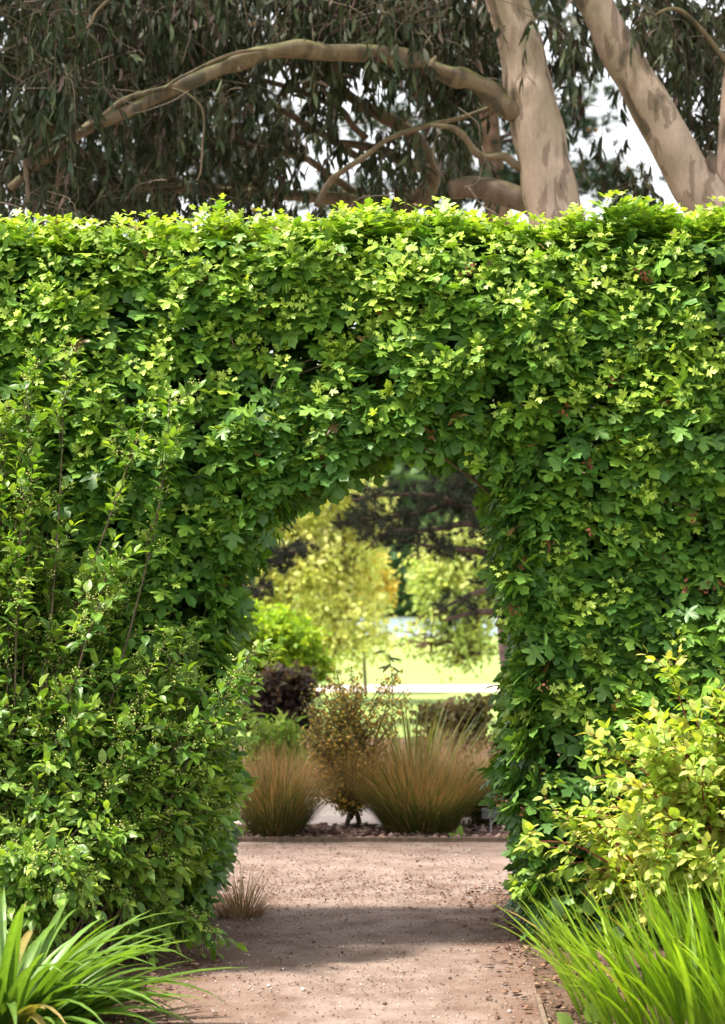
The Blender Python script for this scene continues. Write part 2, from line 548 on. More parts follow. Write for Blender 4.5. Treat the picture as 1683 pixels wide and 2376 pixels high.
MAPLE = [
    fan([(0, 0), (0.17, -0.07), (0.44, -0.03), (0.35, 0.11), (0.17, 0.17), (0.40, 0.27), (0.65, 0.42), (0.55, 0.52), (0.37, 0.48), (0.14, 0.41), (0.22, 0.62), (0.28, 0.74), (0.15, 0.82), (0, 1.0)], (0, 0.26), 0.20, 0.08),
    fan([(0, 0), (0.21, -0.05), (0.41, 0.04), (0.31, 0.14), (0.18, 0.21), (0.50, 0.32), (0.66, 0.52), (0.51, 0.57), (0.34, 0.51), (0.15, 0.46), (0.24, 0.69), (0.24, 0.82), (0.11, 0.88), (0, 1.0)], (0, 0.29), 0.32, 0.14),
    fan([(0, 0), (0.15, -0.09), (0.47, -0.07), (0.39, 0.09), (0.19, 0.13), (0.38, 0.22), (0.66, 0.34), (0.56, 0.46), (0.39, 0.44), (0.14, 0.37), (0.25, 0.57), (0.26, 0.71), (0.16, 0.78), (0, 0.96)], (0, 0.24), 0.12, 0.05),
    fan([(0, 0), (0.12, -0.06), (0.30, -0.01), (0.26, 0.10), (0.17, 0.18), (0.42, 0.34), (0.55, 0.50), (0.44, 0.56), (0.30, 0.52), (0.16, 0.50), (0.24, 0.66), (0.22, 0.80), (0.10, 0.86), (0, 0.98)], (0, 0.28), 0.42, 0.20),
]
OVAL = [
    fan([(0, 0), (0.13, 0.08), (0.24, 0.25), (0.27, 0.45), (0.22, 0.67), (0.11, 0.86), (0, 1.0)], (0, 0.42), 0.28, 0.22, 0.12),
    fan([(0, 0), (0.12, 0.09), (0.21, 0.26), (0.23, 0.46), (0.18, 0.68), (0.08, 0.88), (0, 1.02)], (0, 0.42), 0.45, 0.30, 0.12),
]
ROUNDISH = [
    fan([(0, 0), (0.17, 0.05), (0.31, 0.20), (0.36, 0.42), (0.30, 0.64), (0.16, 0.82), (0, 1.0)], (0, 0.40), 0.22, 0.16, 0.14),
    fan([(0, 0), (0.16, 0.06), (0.28, 0.22), (0.31, 0.44), (0.25, 0.66), (0.12, 0.85), (0, 1.0)], (0, 0.40), 0.40, 0.26, 0.14),
]
def sickle(bow, wid):
    ys = [0, 0.15, 0.35, 0.6, 0.82, 1.0]
    ws = [0.012, 0.6, 1.0, 0.85, 0.45, 0.02]
    V, F = [], []
    for y, q in zip(ys, ws):
        c = bow * math.sin(y * math.pi * 0.8)
        V += [(c - wid * q, y, 0), (c + wid * q, y, 0.01)]
    for i in range(len(ys) - 1):
        b = 2 * i
        F += [(b, b + 1, b + 3), (b, b + 3, b + 2)]
    return np.array(V), np.array(F), np.ones(len(V))
SICKLE = [sickle(0.10, 0.105), sickle(-0.12, 0.095), sickle(0.05, 0.12)]
RHOMB = [(np.array([(0, 0, 0), (0.3, 0.45, 0.06), (0, 1, -0.08), (-0.3, 0.45, 0.06)]), np.array([(0, 1, 2), (0, 2, 3)]), np.ones(4))]

def tuft_template(rng, n=60, wid=0.022):
    V, F = [], []
    for i in range(n):
        a = rng.uniform(0, 6.283)
        th = rng.uniform(0.15, 1.45)
        d = A(math.cos(a) * math.sin(th), math.cos(th), math.sin(a) * math.sin(th))
        s = np.cross(d, rng.normal(size=3)); s /= np.linalg.norm(s)
        L = rng.uniform(0.7, 1.05)
        b0 = A(0, rng.uniform(-0.35, 0.1), 0)
        b = len(V)
        V += [b0 - s * wid, b0 + s * wid, b0 + d * L]
        F.append((b, b + 1, b + 2))
    return np.array(V), np.array(F), np.ones(len(V))
_r = np.random.default_rng(77)
TUFT = [tuft_template(_r), tuft_template(_r), tuft_template(_r)]

def blob_template():
    a = [(1, 0, 0), (-1, 0, 0), (0, 1, 0), (0, -1, 0), (0, 0, 1), (0, 0, -1)]
    F = [(0, 2, 4), (2, 1, 4), (1, 3, 4), (3, 0, 4), (2, 0, 5), (1, 2, 5), (3, 1, 5), (0, 3, 5)]
    return np.array(a, float), np.array(F), np.ones(6)
BLOB = blob_template()

# ------------------------------------------------------------------ the ground
def sheet(name, pts, z, mat):
    V = np.array([(x, y, z) for x, y in pts])
    o = obj(name, mesh_of(name, V, [tuple(range(len(pts)))], mat, smooth=False))
    return tag(o, kind='structure')

def rect(x0, x1, y0, y1):
    return [(x0, y0), (x1, y0), (x1, y1), (x0, y1)]

sheet('ground', rect(-1500, 1500, -60, 2600), 0.0, M_LAWN)
sheet('planting_bed', rect(-9, 9, 2.0, 10.6), 0.004, M_SOIL)
sheet('planting_bed', rect(-12, 12, 12.92, 23.0), 0.004, M_SOIL)
pl = [(-1.12, 2.0), (0.62, 2.0), (0.67, 7.2), (0.74, 8.4), (0.72, 10.6), (8, 10.6), (8, 12.88), (-8, 12.88), (-8, 10.6), (-0.80, 10.6), (-0.92, 8.6), (-1.10, 7.0)]
sheet('path', pl[:5] + pl[9:], 0.008, M_PATH)
sheet('cross_path', rect(-8, 8, 10.6, 12.88), 0.009, M_CROSS)
sheet('mulch_bed', rect(-8, 8, 12.92, 13.72), 0.010, M_MULCH)
sheet('back_path', rect(-8, 8, 13.72, 16.3), 0.012, M_PALE)
sheet('gravel_path', rect(-60, 60, 34.6, 37.6), 0.006, M_PALE)
sheet('lake', rect(-160, 160, 92, 212), 0.01, M_WATER)

rng = np.random.default_rng(11)
# edging boards
for (x0, y0, x1, y1, lab) in ((0.655, 6.2, 0.70, 7.75, 'low weathered timber edging between the path and the bright green blades'),
                             (-1.14, 6.4, -1.02, 8.2, 'low weathered timber edging between the path and the dark green straps'),
                             (-2.6, 12.9, 2.6, 12.9, 'thin timber edging strip along the front of the bark mulch')):
    L = math.hypot(x1 - x0, y1 - y0)
    o = obj('edging_board', box_mesh('edging_board', (0, 0, 0.018), (0.018, L, 0.034), M_WOOD, math.atan2(y1 - y0, x1 - x0) - math.pi / 2), origin=((x0 + x1) / 2, (y0 + y1) / 2, 0.004))
    tag(o, lab, 'edging', 'timber edging boards')

# fallen seeds and grit on the path
def scatter(name, n, area, size, cols, mat, label=None, cat=None, flat=0.6, z=0.012, pick=None, seed=0, tm=BLOB):
    r = np.random.default_rng(seed)
    x = r.uniform(area[0], area[1], n); y = r.uniform(area[2], area[3], n)
    if pick is not None:
        k = pick(x, y, r); x, y = x[k], y[k]; n = len(x)
    s = r.uniform(size[0], size[1], n)
    P = np.stack([x, y, np.full(n, z) + s * 0.3], 1)
    T = norm(r.normal(size=(n, 3)) * A(1, 1, 0.25)); N = norm(r.normal(size=(n, 3)) * 0.3 + A(0, 0, 1))
    C = np.array(cols)[r.integers(0, len(cols), n)] * r.uniform(0.7, 1.3, (n, 1))
    V, F, sh = tm
    g = Geo()
    g.add(*place((V * A(0.7, 0.9, flat * 0.7), F, sh), P, T, N, s, C))
    o = obj(name, g.mesh(name, mat), kind='stuff')
    return tag(o, label, cat)

def clump(x, y, r):
    q = vnoise(np.stack([x * 2.3, y * 1.3, x * 0], 1), 5)
    return r.uniform(-1.0, 1.4, len(x)) < q
scatter('fallen_seeds', 2600, (-0.95, 0.78, 6.4, 12.8), (0.0035, 0.0085), [(0.03, 0.018, 0.014), (0.05, 0.03, 0.022), (0.09, 0.05, 0.035)], M_CHIP,
        'small dark brown seeds strewn over the pinkish path', 'seeds', pick=clump, seed=3)
scatter('path_grit', 5200, (-1.0, 0.8, 6.4, 12.8), (0.003, 0.0075), [(0.36, 0.29, 0.25), (0.22, 0.15, 0.11), (0.15, 0.085, 0.055), (0.45, 0.40, 0.36)], M_CHIP,
        'fine pale and rusty grit lying on the path', 'grit', seed=4)
scatter('path_stones', 150, (-0.95, 0.78, 6.4, 12.8), (0.009, 0.019), [(0.30, 0.23, 0.19), (0.40, 0.34, 0.30), (0.17, 0.11, 0.085)], M_CHIP,
        'scattered rounded stones half sunk in the path', 'stones', flat=0.9, z=0.008, pick=clump, seed=12)
def edges(x, y, r):
    return (np.abs(x + 0.05) > 0.5 + 0.35 * r.uniform(0, 1, len(x)))
scatter('leaf_litter', 5200, (-1.6, 1.3, 6.4, 10.8), (0.008, 0.026), [(0.14, 0.066, 0.038), (0.19, 0.10, 0.06), (0.09, 0.045, 0.03), (0.26, 0.17, 0.11)], M_CHIP,
        'rusty brown leaf litter along both edges of the path', 'litter', flat=0.15, pick=edges, seed=6)
def middle(x, y, r):
    return r.uniform(0, 1, len(x)) < np.exp(-((y - 10.75) / 0.55) ** 2) * (0.6 + 0.5 * vnoise(np.stack([x * 3, y * 2, x * 0], 1), 8))
scatter('leaf_flakes', 6500, (-0.9, 0.85, 9.6, 12.2), (0.004, 0.012), [(0.14, 0.066, 0.042), (0.10, 0.05, 0.034), (0.19, 0.10, 0.07)], M_CHIP,
        'fine reddish flakes swept across the path just beyond the doorway', 'litter', flat=0.2, pick=middle, seed=9)
scatter('bark_chips', 5200, (-3.2, 3.2, 12.93, 13.74), (0.015, 0.055), [(0.17, 0.095, 0.075), (0.26, 0.16, 0.13), (0.10, 0.055, 0.042), (0.36, 0.25, 0.21)], M_CHIP,
        'purplish brown bark chips of the mulched bed', 'bark chips', flat=0.25, z=0.014, seed=7)

# ------------------------------------------------------------------ the clipped maple hedge with its doorway
rng = np.random.default_rng(21)
HF, HB, HT = 8.97, 9.72, 3.28
def half_open(z):
    """left and right edge of the doorway at height z"""
    zl = [0, 0.4, 0.9, 1.4, 1.68, 1.95, 2.12, 2.30]
    xl = [-0.78, -0.74, -0.68, -0.67, -0.64, -0.52, -0.34, -0.05]
    zr = [0, 0.4, 0.9, 1.4, 1.8, 2.1, 2.27, 2.37]
    xr = [0.82, 0.76, 0.74, 0.75, 0.72, 0.68, 0.66, 0.2]
    wob = 0.03 * np.sin(np.asarray(z) * 7.0 + 1.0) + 0.02 * np.sin(np.asarray(z) * 15.0)
    return np.interp(z, zl, xl) - wob, np.interp(z, zr, xr) + 0.03 * np.sin(np.asarray(z) * 6.1) + 0.022 * np.sin(np.asarray(z) * 13.0 + 2)
def in_door(x, z, grow=0.0):
    a, b = half_open(z)
    return (x > a - grow) & (x < b + grow) & (z < 2.31 + grow)

hedge = empty('maple_hedge', (0, 9.35, 0), 'tall clipped green maple hedge with a doorway cut through it', 'hedge')
HO = A(0, 9.35, 0)
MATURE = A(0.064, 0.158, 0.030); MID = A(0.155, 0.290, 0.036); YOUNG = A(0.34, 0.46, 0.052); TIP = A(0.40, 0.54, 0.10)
acc = [[] for _ in range(6)]
def hedge_shoots(base, outw, dens_young):
    """a short leafy shoot at each base point: pairs of leaves, smaller and yellower to the tip"""
    n = len(base)
    up = A(0, 0, 1.0)
    d = norm(outw * rng.uniform(0.5, 1.0, (n, 1)) + up * rng.uniform(0.15, 0.85, (n, 1)) + rng.normal(0, 0.32, (n, 3)))
    L = rng.uniform(0.05, 0.20, n)
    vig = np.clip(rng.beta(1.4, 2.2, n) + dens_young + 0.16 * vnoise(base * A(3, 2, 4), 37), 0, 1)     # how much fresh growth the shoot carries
    s1 = norm(np.cross(d, up + rng.normal(0, 0.2, (n, 3))))
    roll = rng.uniform(0, 1.57, n)
    for node in range(5):
        t = min(node, 3) / 3.0
        if node >= 3: keep = vig > 0.54
        else: keep = np.ones(n, bool)
        for sgn in (-1, 1):
            ang = roll + node * 1.57
            s2 = np.cross(d, s1)
            sd = s1 * (np.cos(ang) * sgn)[:, None] + s2 * (np.sin(ang) * sgn)[:, None]
            size = (0.103 - 0.045 * t * (0.45 + 0.55 * vig)) * rng.uniform(0.62, 1.25, n)
            if node >= 3: size = rng.uniform(0.026, 0.052, n) if node == 3 else rng.uniform(0.02, 0.036, n)
            T = norm(sd * 0.62 + outw * (0.35 + 0.35 * t) + d * (0.1 + 0.5 * t) - up * rng.uniform(0.4, 1.0, (n, 1)) * (1 - 0.55 * t) + rng.normal(0, 0.18, (n, 3)))
            N = norm(outw * 0.90 + up * 0.62 + rng.normal(0, 0.28, (n, 3)))
            if node >= 3: T = norm(sd * 0.9 + d * 0.25 + outw * 0.35 + rng.normal(0, 0.15, (n, 3)))
            P = base + d * (L * (t + 0.06 * (node == 4)))[:, None] + sd * 0.012 + T * (size * 0.28)[:, None]
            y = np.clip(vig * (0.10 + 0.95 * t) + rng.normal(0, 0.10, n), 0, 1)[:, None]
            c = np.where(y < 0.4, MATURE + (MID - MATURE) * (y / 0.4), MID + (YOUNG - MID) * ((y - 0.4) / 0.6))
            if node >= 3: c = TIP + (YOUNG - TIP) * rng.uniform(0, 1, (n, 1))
            c = c * rng.uniform(0.72, 1.28, (n, 1))
            c = np.where(rng.uniform(0, 1, (n, 1)) < 0.005, A(0.20, 0.12, 0.045) * rng.uniform(0.5, 1.2, (n, 1)), c)
            for a, v in zip(acc, (P[keep], T[keep], N[keep], size[keep], c[keep], np.full(keep.sum(), node))): a.append(v)

def bump(p):
    return 0.085 * vnoise(p * A(1.6, 1.0, 2.6), 31) + 0.06 * vnoise(p * A(4, 3, 6), 32)
def density(p):
    return np.clip(0.78 + 0.75 * vnoise(p * A(2.4, 1, 4.6), 33), 0.12, 1)

# front face
n = 5400
x = rng.uniform(-3.3, 3.3, n); z = rng.uniform(0.02, HT + 0.02, n)
p = np.stack([x, np.full(n, HF), z], 1)
keep = ~in_door(x, z, 0.02) & (rng.uniform(0, 1, n) < density(p) * np.where(np.abs(x) > 2.1, 0.6, 1))
p = p[keep]
p[:, 1] += 0.10 - bump(p) + 0.03 * np.clip((p[:, 2] - 2.9) / 0.4, 0, 1) ** 2
hedge_shoots(p, np.tile(A(0, -1, 0), (len(p), 1)), 0.04 + 0.38 * np.clip((p[:, 2] - 2.3) / 0.9, 0, 1))
# top
n = 1500
p = np.stack([rng.uniform(-3.3, 3.3, n), rng.uniform(HF + 0.16, HB - 0.05, n), np.full(n, HT)], 1)
p[:, 2] += 0.055 * vnoise(p * A(3.2, 2, 1), 35) + 0.05 * np.clip(p[:, 0] / 1.7, -0.3, 1)
hedge_shoots(p, np.tile(A(0, -0.2, 0.95), (n, 1)), np.full(n, 0.42))
# front rim of the top: long fresh shoots
n = 330
p = np.stack([rng.uniform(-3.3, 3.3, n), rng.uniform(HF + 0.12, HF + 0.4, n), np.full(n, HT + 0.03)], 1)
p[:, 2] += 0.055 * vnoise(p * A(3.2, 2, 1), 35) + 0.05 * np.clip(p[:, 0] / 1.7, -0.3, 1)
hedge_shoots(p, np.tile(A(0, -0.15, 0.95), (n, 1)), np.full(n, 0.6))
# sides and underside of the doorway
n = 1050
z = rng.uniform(0.02, 2.3, n); y = rng.uniform(HF + 0.05, HB - 0.02, n)
xl, xr = half_open(z)
sl = rng.uniform(0, 1, n) < 0.5
x = np.where(sl, xl - 0.09, xr + 0.09)
p = np.stack([x, y, z], 1)
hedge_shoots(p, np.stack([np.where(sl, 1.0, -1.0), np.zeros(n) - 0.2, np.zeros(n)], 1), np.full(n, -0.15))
n = 420
x = rng.uniform(-0.62, 0.66, n); y = rng.uniform(HF + 0.05, HB, n)
p = np.stack([x, y, np.interp(x, [-0.62, -0.45, -0.28, 0, 0.3, 0.5, 0.62], [1.82, 2.06, 2.24, 2.36, 2.42, 2.42, 2.3]) + 0.06 + rng.normal(0, 0.03, n) + 0.05 * np.sin(x * 11 + 0.5)], 1)
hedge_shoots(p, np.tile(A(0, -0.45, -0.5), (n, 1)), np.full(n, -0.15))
# back face
n = 1700
x = rng.uniform(-3.3, 3.3, n); z = rng.uniform(0.02, HT, n)
k = ~in_door(x, z, 0.02)
p = np.stack([x, np.full(n, HB), z], 1)[k]
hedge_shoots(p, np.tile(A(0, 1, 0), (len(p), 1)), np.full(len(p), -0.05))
# inner leaves that close the body
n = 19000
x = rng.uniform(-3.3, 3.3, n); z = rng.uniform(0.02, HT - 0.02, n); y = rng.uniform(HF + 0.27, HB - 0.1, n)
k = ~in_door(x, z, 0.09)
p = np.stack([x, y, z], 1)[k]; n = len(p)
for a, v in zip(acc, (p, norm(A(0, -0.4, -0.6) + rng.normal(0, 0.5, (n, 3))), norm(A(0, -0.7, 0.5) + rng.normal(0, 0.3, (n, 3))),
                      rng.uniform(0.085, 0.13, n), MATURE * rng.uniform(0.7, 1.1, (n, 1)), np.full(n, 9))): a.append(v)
P, T, N, S, C, node = [np.concatenate(a) for a in acc]
front = (P[:, 1] < HF + 0.06) | (P[:, 2] > HT)
leaf_thing(hedge, HO, (P, T, N, S, C), MAPLE, M_MAPLE, rng, 300, score=np.where(front, 1.0, 0.05) * np.where((P[:, 1] < HF - 0.02), 1.2, 1.0))
# brown stems and twigs inside
for i, x0 in enumerate([-2.9, -2.3, -1.75, -1.25, -0.85, 0.86, 1.3, 1.8, 2.35, 2.95]):
    pts = [A(x0, 9.36, -0.05), A(x0 + rng.normal(0, 0.05), 9.36 + rng.normal(0, 0.05), 0.9), A(x0 + rng.normal(0, 0.1), 9.36 + rng.normal(0, 0.08), 1.9), A(x0 + rng.normal(0, 0.15), 9.36, 3.05)]
    V, F = tube(pts, [0.045, 0.036, 0.026, 0.012], 8, 4, 0.12, rng)
    obj('stem', mesh_of('stem', V - HO, F, M_TWIG), hedge)
g = Geo()
for i in range(420):
    x0 = rng.uniform(-3.2, 3.2); z0 = rng.uniform(0.2, 3.1)
    e = A(x0 + rng.normal(0, 0.2), HF + rng.uniform(0.02, 0.3), z0 + rng.uniform(0.05, 0.35))
    if in_door(np.array([x0]), np.array([z0]), 0.12)[0] or in_door(np.array([e[0]]), np.array([e[2]]), 0.06)[0]: continue
    V, F = tube([A(x0, 9.38, z0), A(x0, 9.2, z0 + 0.1), e], [0.008, 0.006, 0.003], 4, 3)
    g.add(V, F, (0.1, 0.07, 0.05))
obj('twigs', g.mesh('twigs', M_TWIG, HO), hedge, kind='stuff')
V, F = tube([at(1190, 1190, 9.5), at(1120, 1130, 9.25), at(1040, 1070, 9.1), at(985, 1040, 9.03)], [0.009, 0.008, 0.006, 0.003], 6, 4)
obj('twig', mesh_of('twig', V - HO, F, M_TWIG), hedge)
# rust brown bunches of winged seeds
for (sx, sy) in ((1310, 950), (1372, 1232), (1215, 1310), (1190, 1415), (1590, 1360), (1425, 880), (1545, 930), (1490, 630), (1500, 640), (880, 715), (970, 765), (905, 985), (1000, 1005),
                 (740, 1000), (1118, 700), (1275, 1265), (1610, 1200), (1640, 1360), (1090, 620), (1260, 1590), (1160, 1860), (1215, 1880), (1370, 1075), (1440, 1010)):
    c = at(sx, sy, HF - 0.015 + rng.uniform(-0.02, 0.02))
    m = 12
    Pk = c + rng.normal(0, 0.014, (m, 3))
    V, F, _ = place(RHOMB[0], Pk, norm(A(0, -0.3, -0.6) + rng.normal(0, 0.6, (m, 3))), rng.normal(size=(m, 3)), rng.uniform(0.018, 0.032, m), np.ones((m, 3)))
    CC = np.repeat(A(0.17, 0.06, 0.025) * rng.uniform(0.6, 1.3, (m, 1)), 4, axis=0)
    obj('seed_bunch', mesh_of('seed_bunch', V - HO, F, M_CHIP, CC), hedge)

# ------------------------------------------------------------------ gum trees above the hedge
def limb(root, O, name, pix, depth, widths, mat, sides=10, lump=0.07, r=None):
    """a limb through photograph points; widths in photograph pixels"""
    n = len(pix)
    d = np.interp(np.linspace(0, 1, n), np.linspace(0, 1, len(depth)), depth)
    pts = [at(px, py, dd) for (px, py), dd in zip(pix, d)]
    if r is not None and n > 8 and widths[0] < 100: pts = [p_ + r.normal(0, 0.012, 3) for p_ in pts]
    rad = [0.5 * ww * dd / FPX for ww, dd in zip(widths, d)]
    V, F = tube(pts, rad, sides, 6, lump, r)
    return obj(name, mesh_of(name, V - O, F, mat), root)

def gum_sprays(L, r, regions, size=(0.10, 0.17), droop=1.0):
    """hanging twigs with sickle leaves; regions: (px, py, rx, ry, twigs, depth0, depth1)"""
    g = Geo()
    for (px, py, rx, ry, tw, d0, d1) in regions:
        K = max(2, tw // 5)
        cen = r.normal(0, 0.5, (K, 2)) * (rx, ry)
        cd = r.uniform(d0, d1, K)
        for i in range(int(tw * 1.35)):
            k = r.integers(0, K)
            d = cd[k] + r.normal(0, 0.12)
            top = at(px + cen[k][0] + r.normal(0, 26), py + cen[k][1] + r.normal(0, 24), max(d, d0))
            ln = r.uniform(0.25, 0.6)
            off = r.normal(0, 0.18, 3) * A(1, 1, 0.3)
            end = top + off + A(0, 0, -ln)
            mid = top + off * 0.8 + A(0, 0, -ln * 0.3)
            V, F = tube([top - off * 0.7 + A(0, 0, 0.02), mid, end], [0.004, 0.003, 0.0015], 3, 3, caps=False)
            g.add(V, F, A(0.16, 0.09, 0.07))
            m = r.integers(11, 20)
            tint = r.uniform()
            for j in range(m):
                t = r.uniform(0.1, 1.0)
                p = (1 - t) ** 2 * top + 2 * t * (1 - t) * mid + t * t * end
                T = A(0, 0, -droop) + r.normal(0, 0.33, 3)
                N = r.normal(size=3) * A(1, 1, 0.3)
                u = r.uniform()
                if u < 0.80: c = A(0.027, 0.040, 0.022) * r.uniform(0.5, 1.7) + A(0.012, 0.003, 0.0) * tint
                elif u < 0.93: c = A(0.070, 0.042, 0.034) * r.uniform(0.6, 1.3)
                else: c = A(0.095, 0.115, 0.062) * r.uniform(0.8, 1.2)
                L.add(p, T, N, r.uniform(*size), c)
    return g

rng = np.random.default_rng(41)
O1 = A(at(1330, 1400, 14.0)[0] + 0.1, 14.0, 0)
gum = empty('gum_tree', O1, 'smooth tan gum tree whose long mossy limb arches left above the hedge', 'tree', 'gum trees behind the hedge')
tr = [(1395, 1905), (1375, 1500), (1345, 900), (1300, 560), (1283, 473), (1266, 394), (1250, 315), (1234, 236), (1221, 184), (1208, 105), (1177, 0), (1130, -180), (1100, -420)]
limb(gum, O1, 'trunk', tr, [14.0], [190, 160, 145, 136, 130, 124, 121, 120, 112, 105, 98, 85, 60], M_GUMBARK, 20, 0.05, rng)
limb(gum, O1, 'limb', [(1240, 275), (1187, 246), (1145, 220), (1092, 194), (1040, 175), (961, 144), (882, 126), (759, 121), (680, 115), (602, 125), (523, 149), (445, 183), (366, 220), (288, 262), (209, 298), (136, 341), (78, 390), (30, 440)],
     [14.0, 13.9, 13.6, 13.3], [62, 60, 52, 46, 44, 42, 41, 40, 41, 38, 36, 33, 32, 31, 29, 26, 22, 14], M_LIMB, 14, 0.17, rng)
for (px, py, ex, ey, wd) in ((700, 112, 706, 92, 13), (905, 140, 915, 158, 14), (560, 148, 556, 166, 12), (330, 232, 318, 212, 11), (1000, 150, 1012, 132, 12)):
    limb(gum, O1, 'branch_stub', [(px, py + 6), ((px + ex) / 2, (py + ey) / 2), (ex, ey)], [13.75 if px > 650 else 13.55], [wd * 1.5, wd, wd * 0.75], M_LIMB, 8, 0.15, rng)
limb(gum, O1, 'branch', [(190, 305), (240, 268), (275, 240), (304, 225), (345, 214), (400, 200)], [13.42, 13.55], [8, 12, 14, 14, 14, 10], M_LIMB, 8, 0.12, rng)
limb(gum, O1, 'branch', [(380, 208), (408, 186), (455, 162), (503, 139), (555, 121), (620, 114)], [13.5, 13.6], [5, 7, 8, 9, 9, 6], M_LIMB, 7, 0.12, rng)
limb(gum, O1, 'branch', [(150, 338), (146, 375), (136, 419), (120, 470)], [13.35], [24, 20, 14, 8], M_LIMB_RED, 9, 0.12, rng)
limb(gum, O1, 'branch', [(78, 390), (60, 372), (62, 410), (68, 471)], [13.25], [18, 15, 13, 11], M_LIMB_RED, 8, 0.1, rng)
limb(gum, O1, 'branch', [(62, 378), (80, 345), (100, 314), (92, 270)], [13.25], [12, 11, 10, 5], M_LIMB_RED, 8, 0.1, rng)
limb(gum, O1, 'branch', [(400, 205), (440, 222), (468, 250), (474, 290), (471, 325), (466, 398), (455, 420)], [13.45], [6, 6, 6, 5, 5, 4, 2], M_LIMB, 6, 0.1, rng)
limb(gum, O1, 'branch', [(1240, 402), (1203, 386), (1171, 364), (1130, 365), (1103, 352), (1078, 318), (1050, 297), (1000, 290)], [14.0, 13.8], [22, 21, 19, 18, 18, 17, 14, 7], M_LIMB, 9, 0.12, rng)
limb(gum, O1, 'branch', [(1290, 495), (1250, 482), (1218, 467), (1155, 444), (1092, 434), (1050, 440)], [14.0, 14.4], [60, 58, 56, 54, 52, 46], M_LIMB_RED, 12, 0.06, rng)
limb(gum, O1, 'branch', [(1190, 225), (1135, 243), (1080, 268), (1003, 291), (909, 326), (850, 361), (790, 400), (765, 425), (735, 480)], [14.1, 14.3], [9, 10, 11, 12, 13, 14, 15, 16, 17], M_LIMB, 8, 0.1, rng)
limb(gum, O1, 'branch', [(262, -10), (225, 26), (209, 58), (173, 86), (150, 92)], [13.3], [7, 7, 7, 6, 4], M_LIMB, 6, 0.1, rng)
L1 = Leaves()
g = gum_sprays(L1, rng, [
    (60, -20, 170, 130, 80, 12.9, 15.5), (90, 160, 170, 190, 100, 12.9, 15.5), (60, 330, 110, 160, 45, 12.9, 15.0), (330, 10, 260, 130, 130, 13.9, 16), (300, 150, 260, 160, 80, 13.9, 16),
    (560, 20, 260, 110, 120, 13.9, 16.2), (800, -10, 260, 110, 150, 13.9, 16.2), (1010, 0, 180, 100, 95, 13.9, 16), (1010, 110, 160, 110, 26, 14.3, 16), (330, 320, 300, 130, 90, 14.0, 16.4),
    (620, 290, 260, 100, 26, 14.4, 16.4), (1110, 130, 60, 100, 18, 14.4, 15.6), (1240, 30, 20, 40, 3, 13.6, 13.8), (1325, 40, 45, 80, 17, 14.4, 15.6), (1330, 130, 45, 60, 3, 14.4, 15.6),
    (200, 400, 240, 60, 40, 14.0, 15.6), (860, 180, 200, 110, 14, 14.4, 16), (480, 430, 260, 60, 16, 14.4, 16), (900, 330, 200, 110, 9, 14.5, 16)])
obj('twigs', g.mesh('twigs', M_TWIG, O1), gum, kind='stuff')
# the part of the crown above the picture, which shades the rest
up = Leaves()
for i in range(7000):
    c = A(rng.uniform(-7.0, 3.6), rng.uniform(11.6, 17.4), rng.uniform(6.45, 9.0))
    up.add(c, A(0, 0, -1) + rng.normal(0, 0.4, 3), rng.normal(size=3), rng.uniform(0.2, 0.42), A(0.05, 0.065, 0.042) * rng.uniform(0.7, 1.4))
for k_ in ('P', 'T', 'N', 'S', 'C'): getattr(L1, k_).extend(getattr(up, k_))
leaf_thing(gum, O1, L1.arrays(), SICKLE, M_GUM, rng, 300)
# thin bare twigs, pale and curly
g = Geo()
for i in range(38):
    c = at(rng.uniform(-20, 760) if i < 30 else rng.uniform(760, 1100), rng.uniform(0, 470), rng.uniform(13.0, 14.2))
    a = rng.uniform(0, 6.28); pts = [c]
    dirn = A(math.cos(a), rng.normal(0, 0.3), math.sin(a) * 0.8 - 0.2)
    for j in range(4):
        dirn = norm(dirn + rng.normal(0, 0.45, 3) + A(0, 0, -0.12))
        pts.append(pts[-1] + dirn * rng.uniform(0.06, 0.17))
    V, F = tube(pts, np.linspace(0.005, 0.002, 5), 4, 3)
    g.add(V, F, A(0, 0, 0))
M_PALETWIG = plain_material('pale_twig', (0.15, 0.11, 0.09), 0.8, 0.4, 12)
obj('bare_twigs', g.mesh('bare_twigs', M_PALETWIG, O1), gum, kind='stuff')

# second gum: the leaning trunk at the upper right
O2 = A(at(1700, 1400, 14.2)[0], 14.2, 0)
gum2 = empty('gum_tree', O2, 'pale gum tree leaning steeply to the left, forked low down behind the hedge', 'tree', 'gum trees behind the hedge')
limb(gum2, O2, 'trunk', [(1730, 1890), (1722, 1400), (1708, 900), (1675, 560), (1632, 460), (1600, 410), (1563, 341), (1518, 263), (1476, 184), (1429, 105), (1378, 0), (1300, -170), (1240, -400)],
     [14.2], [190, 170, 150, 130, 116, 108, 101, 99, 94, 88, 82, 70, 52], M_GUMBARK, 20, 0.05, rng)
limb(gum2, O2, 'branch', [(1690, 560), (1688, 450), (1690, 368), (1696, 230), (1706, 80), (1712, -100), (1700, -350)], [14.25], [90, 64, 52, 46, 42, 36, 22], M_GUMBARK, 14, 0.06, rng)
limb(gum2, O2, 'branch', [(1655, 470), (1649, 420), (1651, 372), (1648, 350)], [14.12], [40, 34, 26, 8], M_LIMB_RED, 8, 0.25, rng)
limb(gum2, O2, 'branch', [(1690, 150), (1620, 60), (1560, 20), (1480, 60)], [14.2, 13.9], [14, 12, 9, 5], M_LIMB, 7, 0.1, rng)
L2 = Leaves()
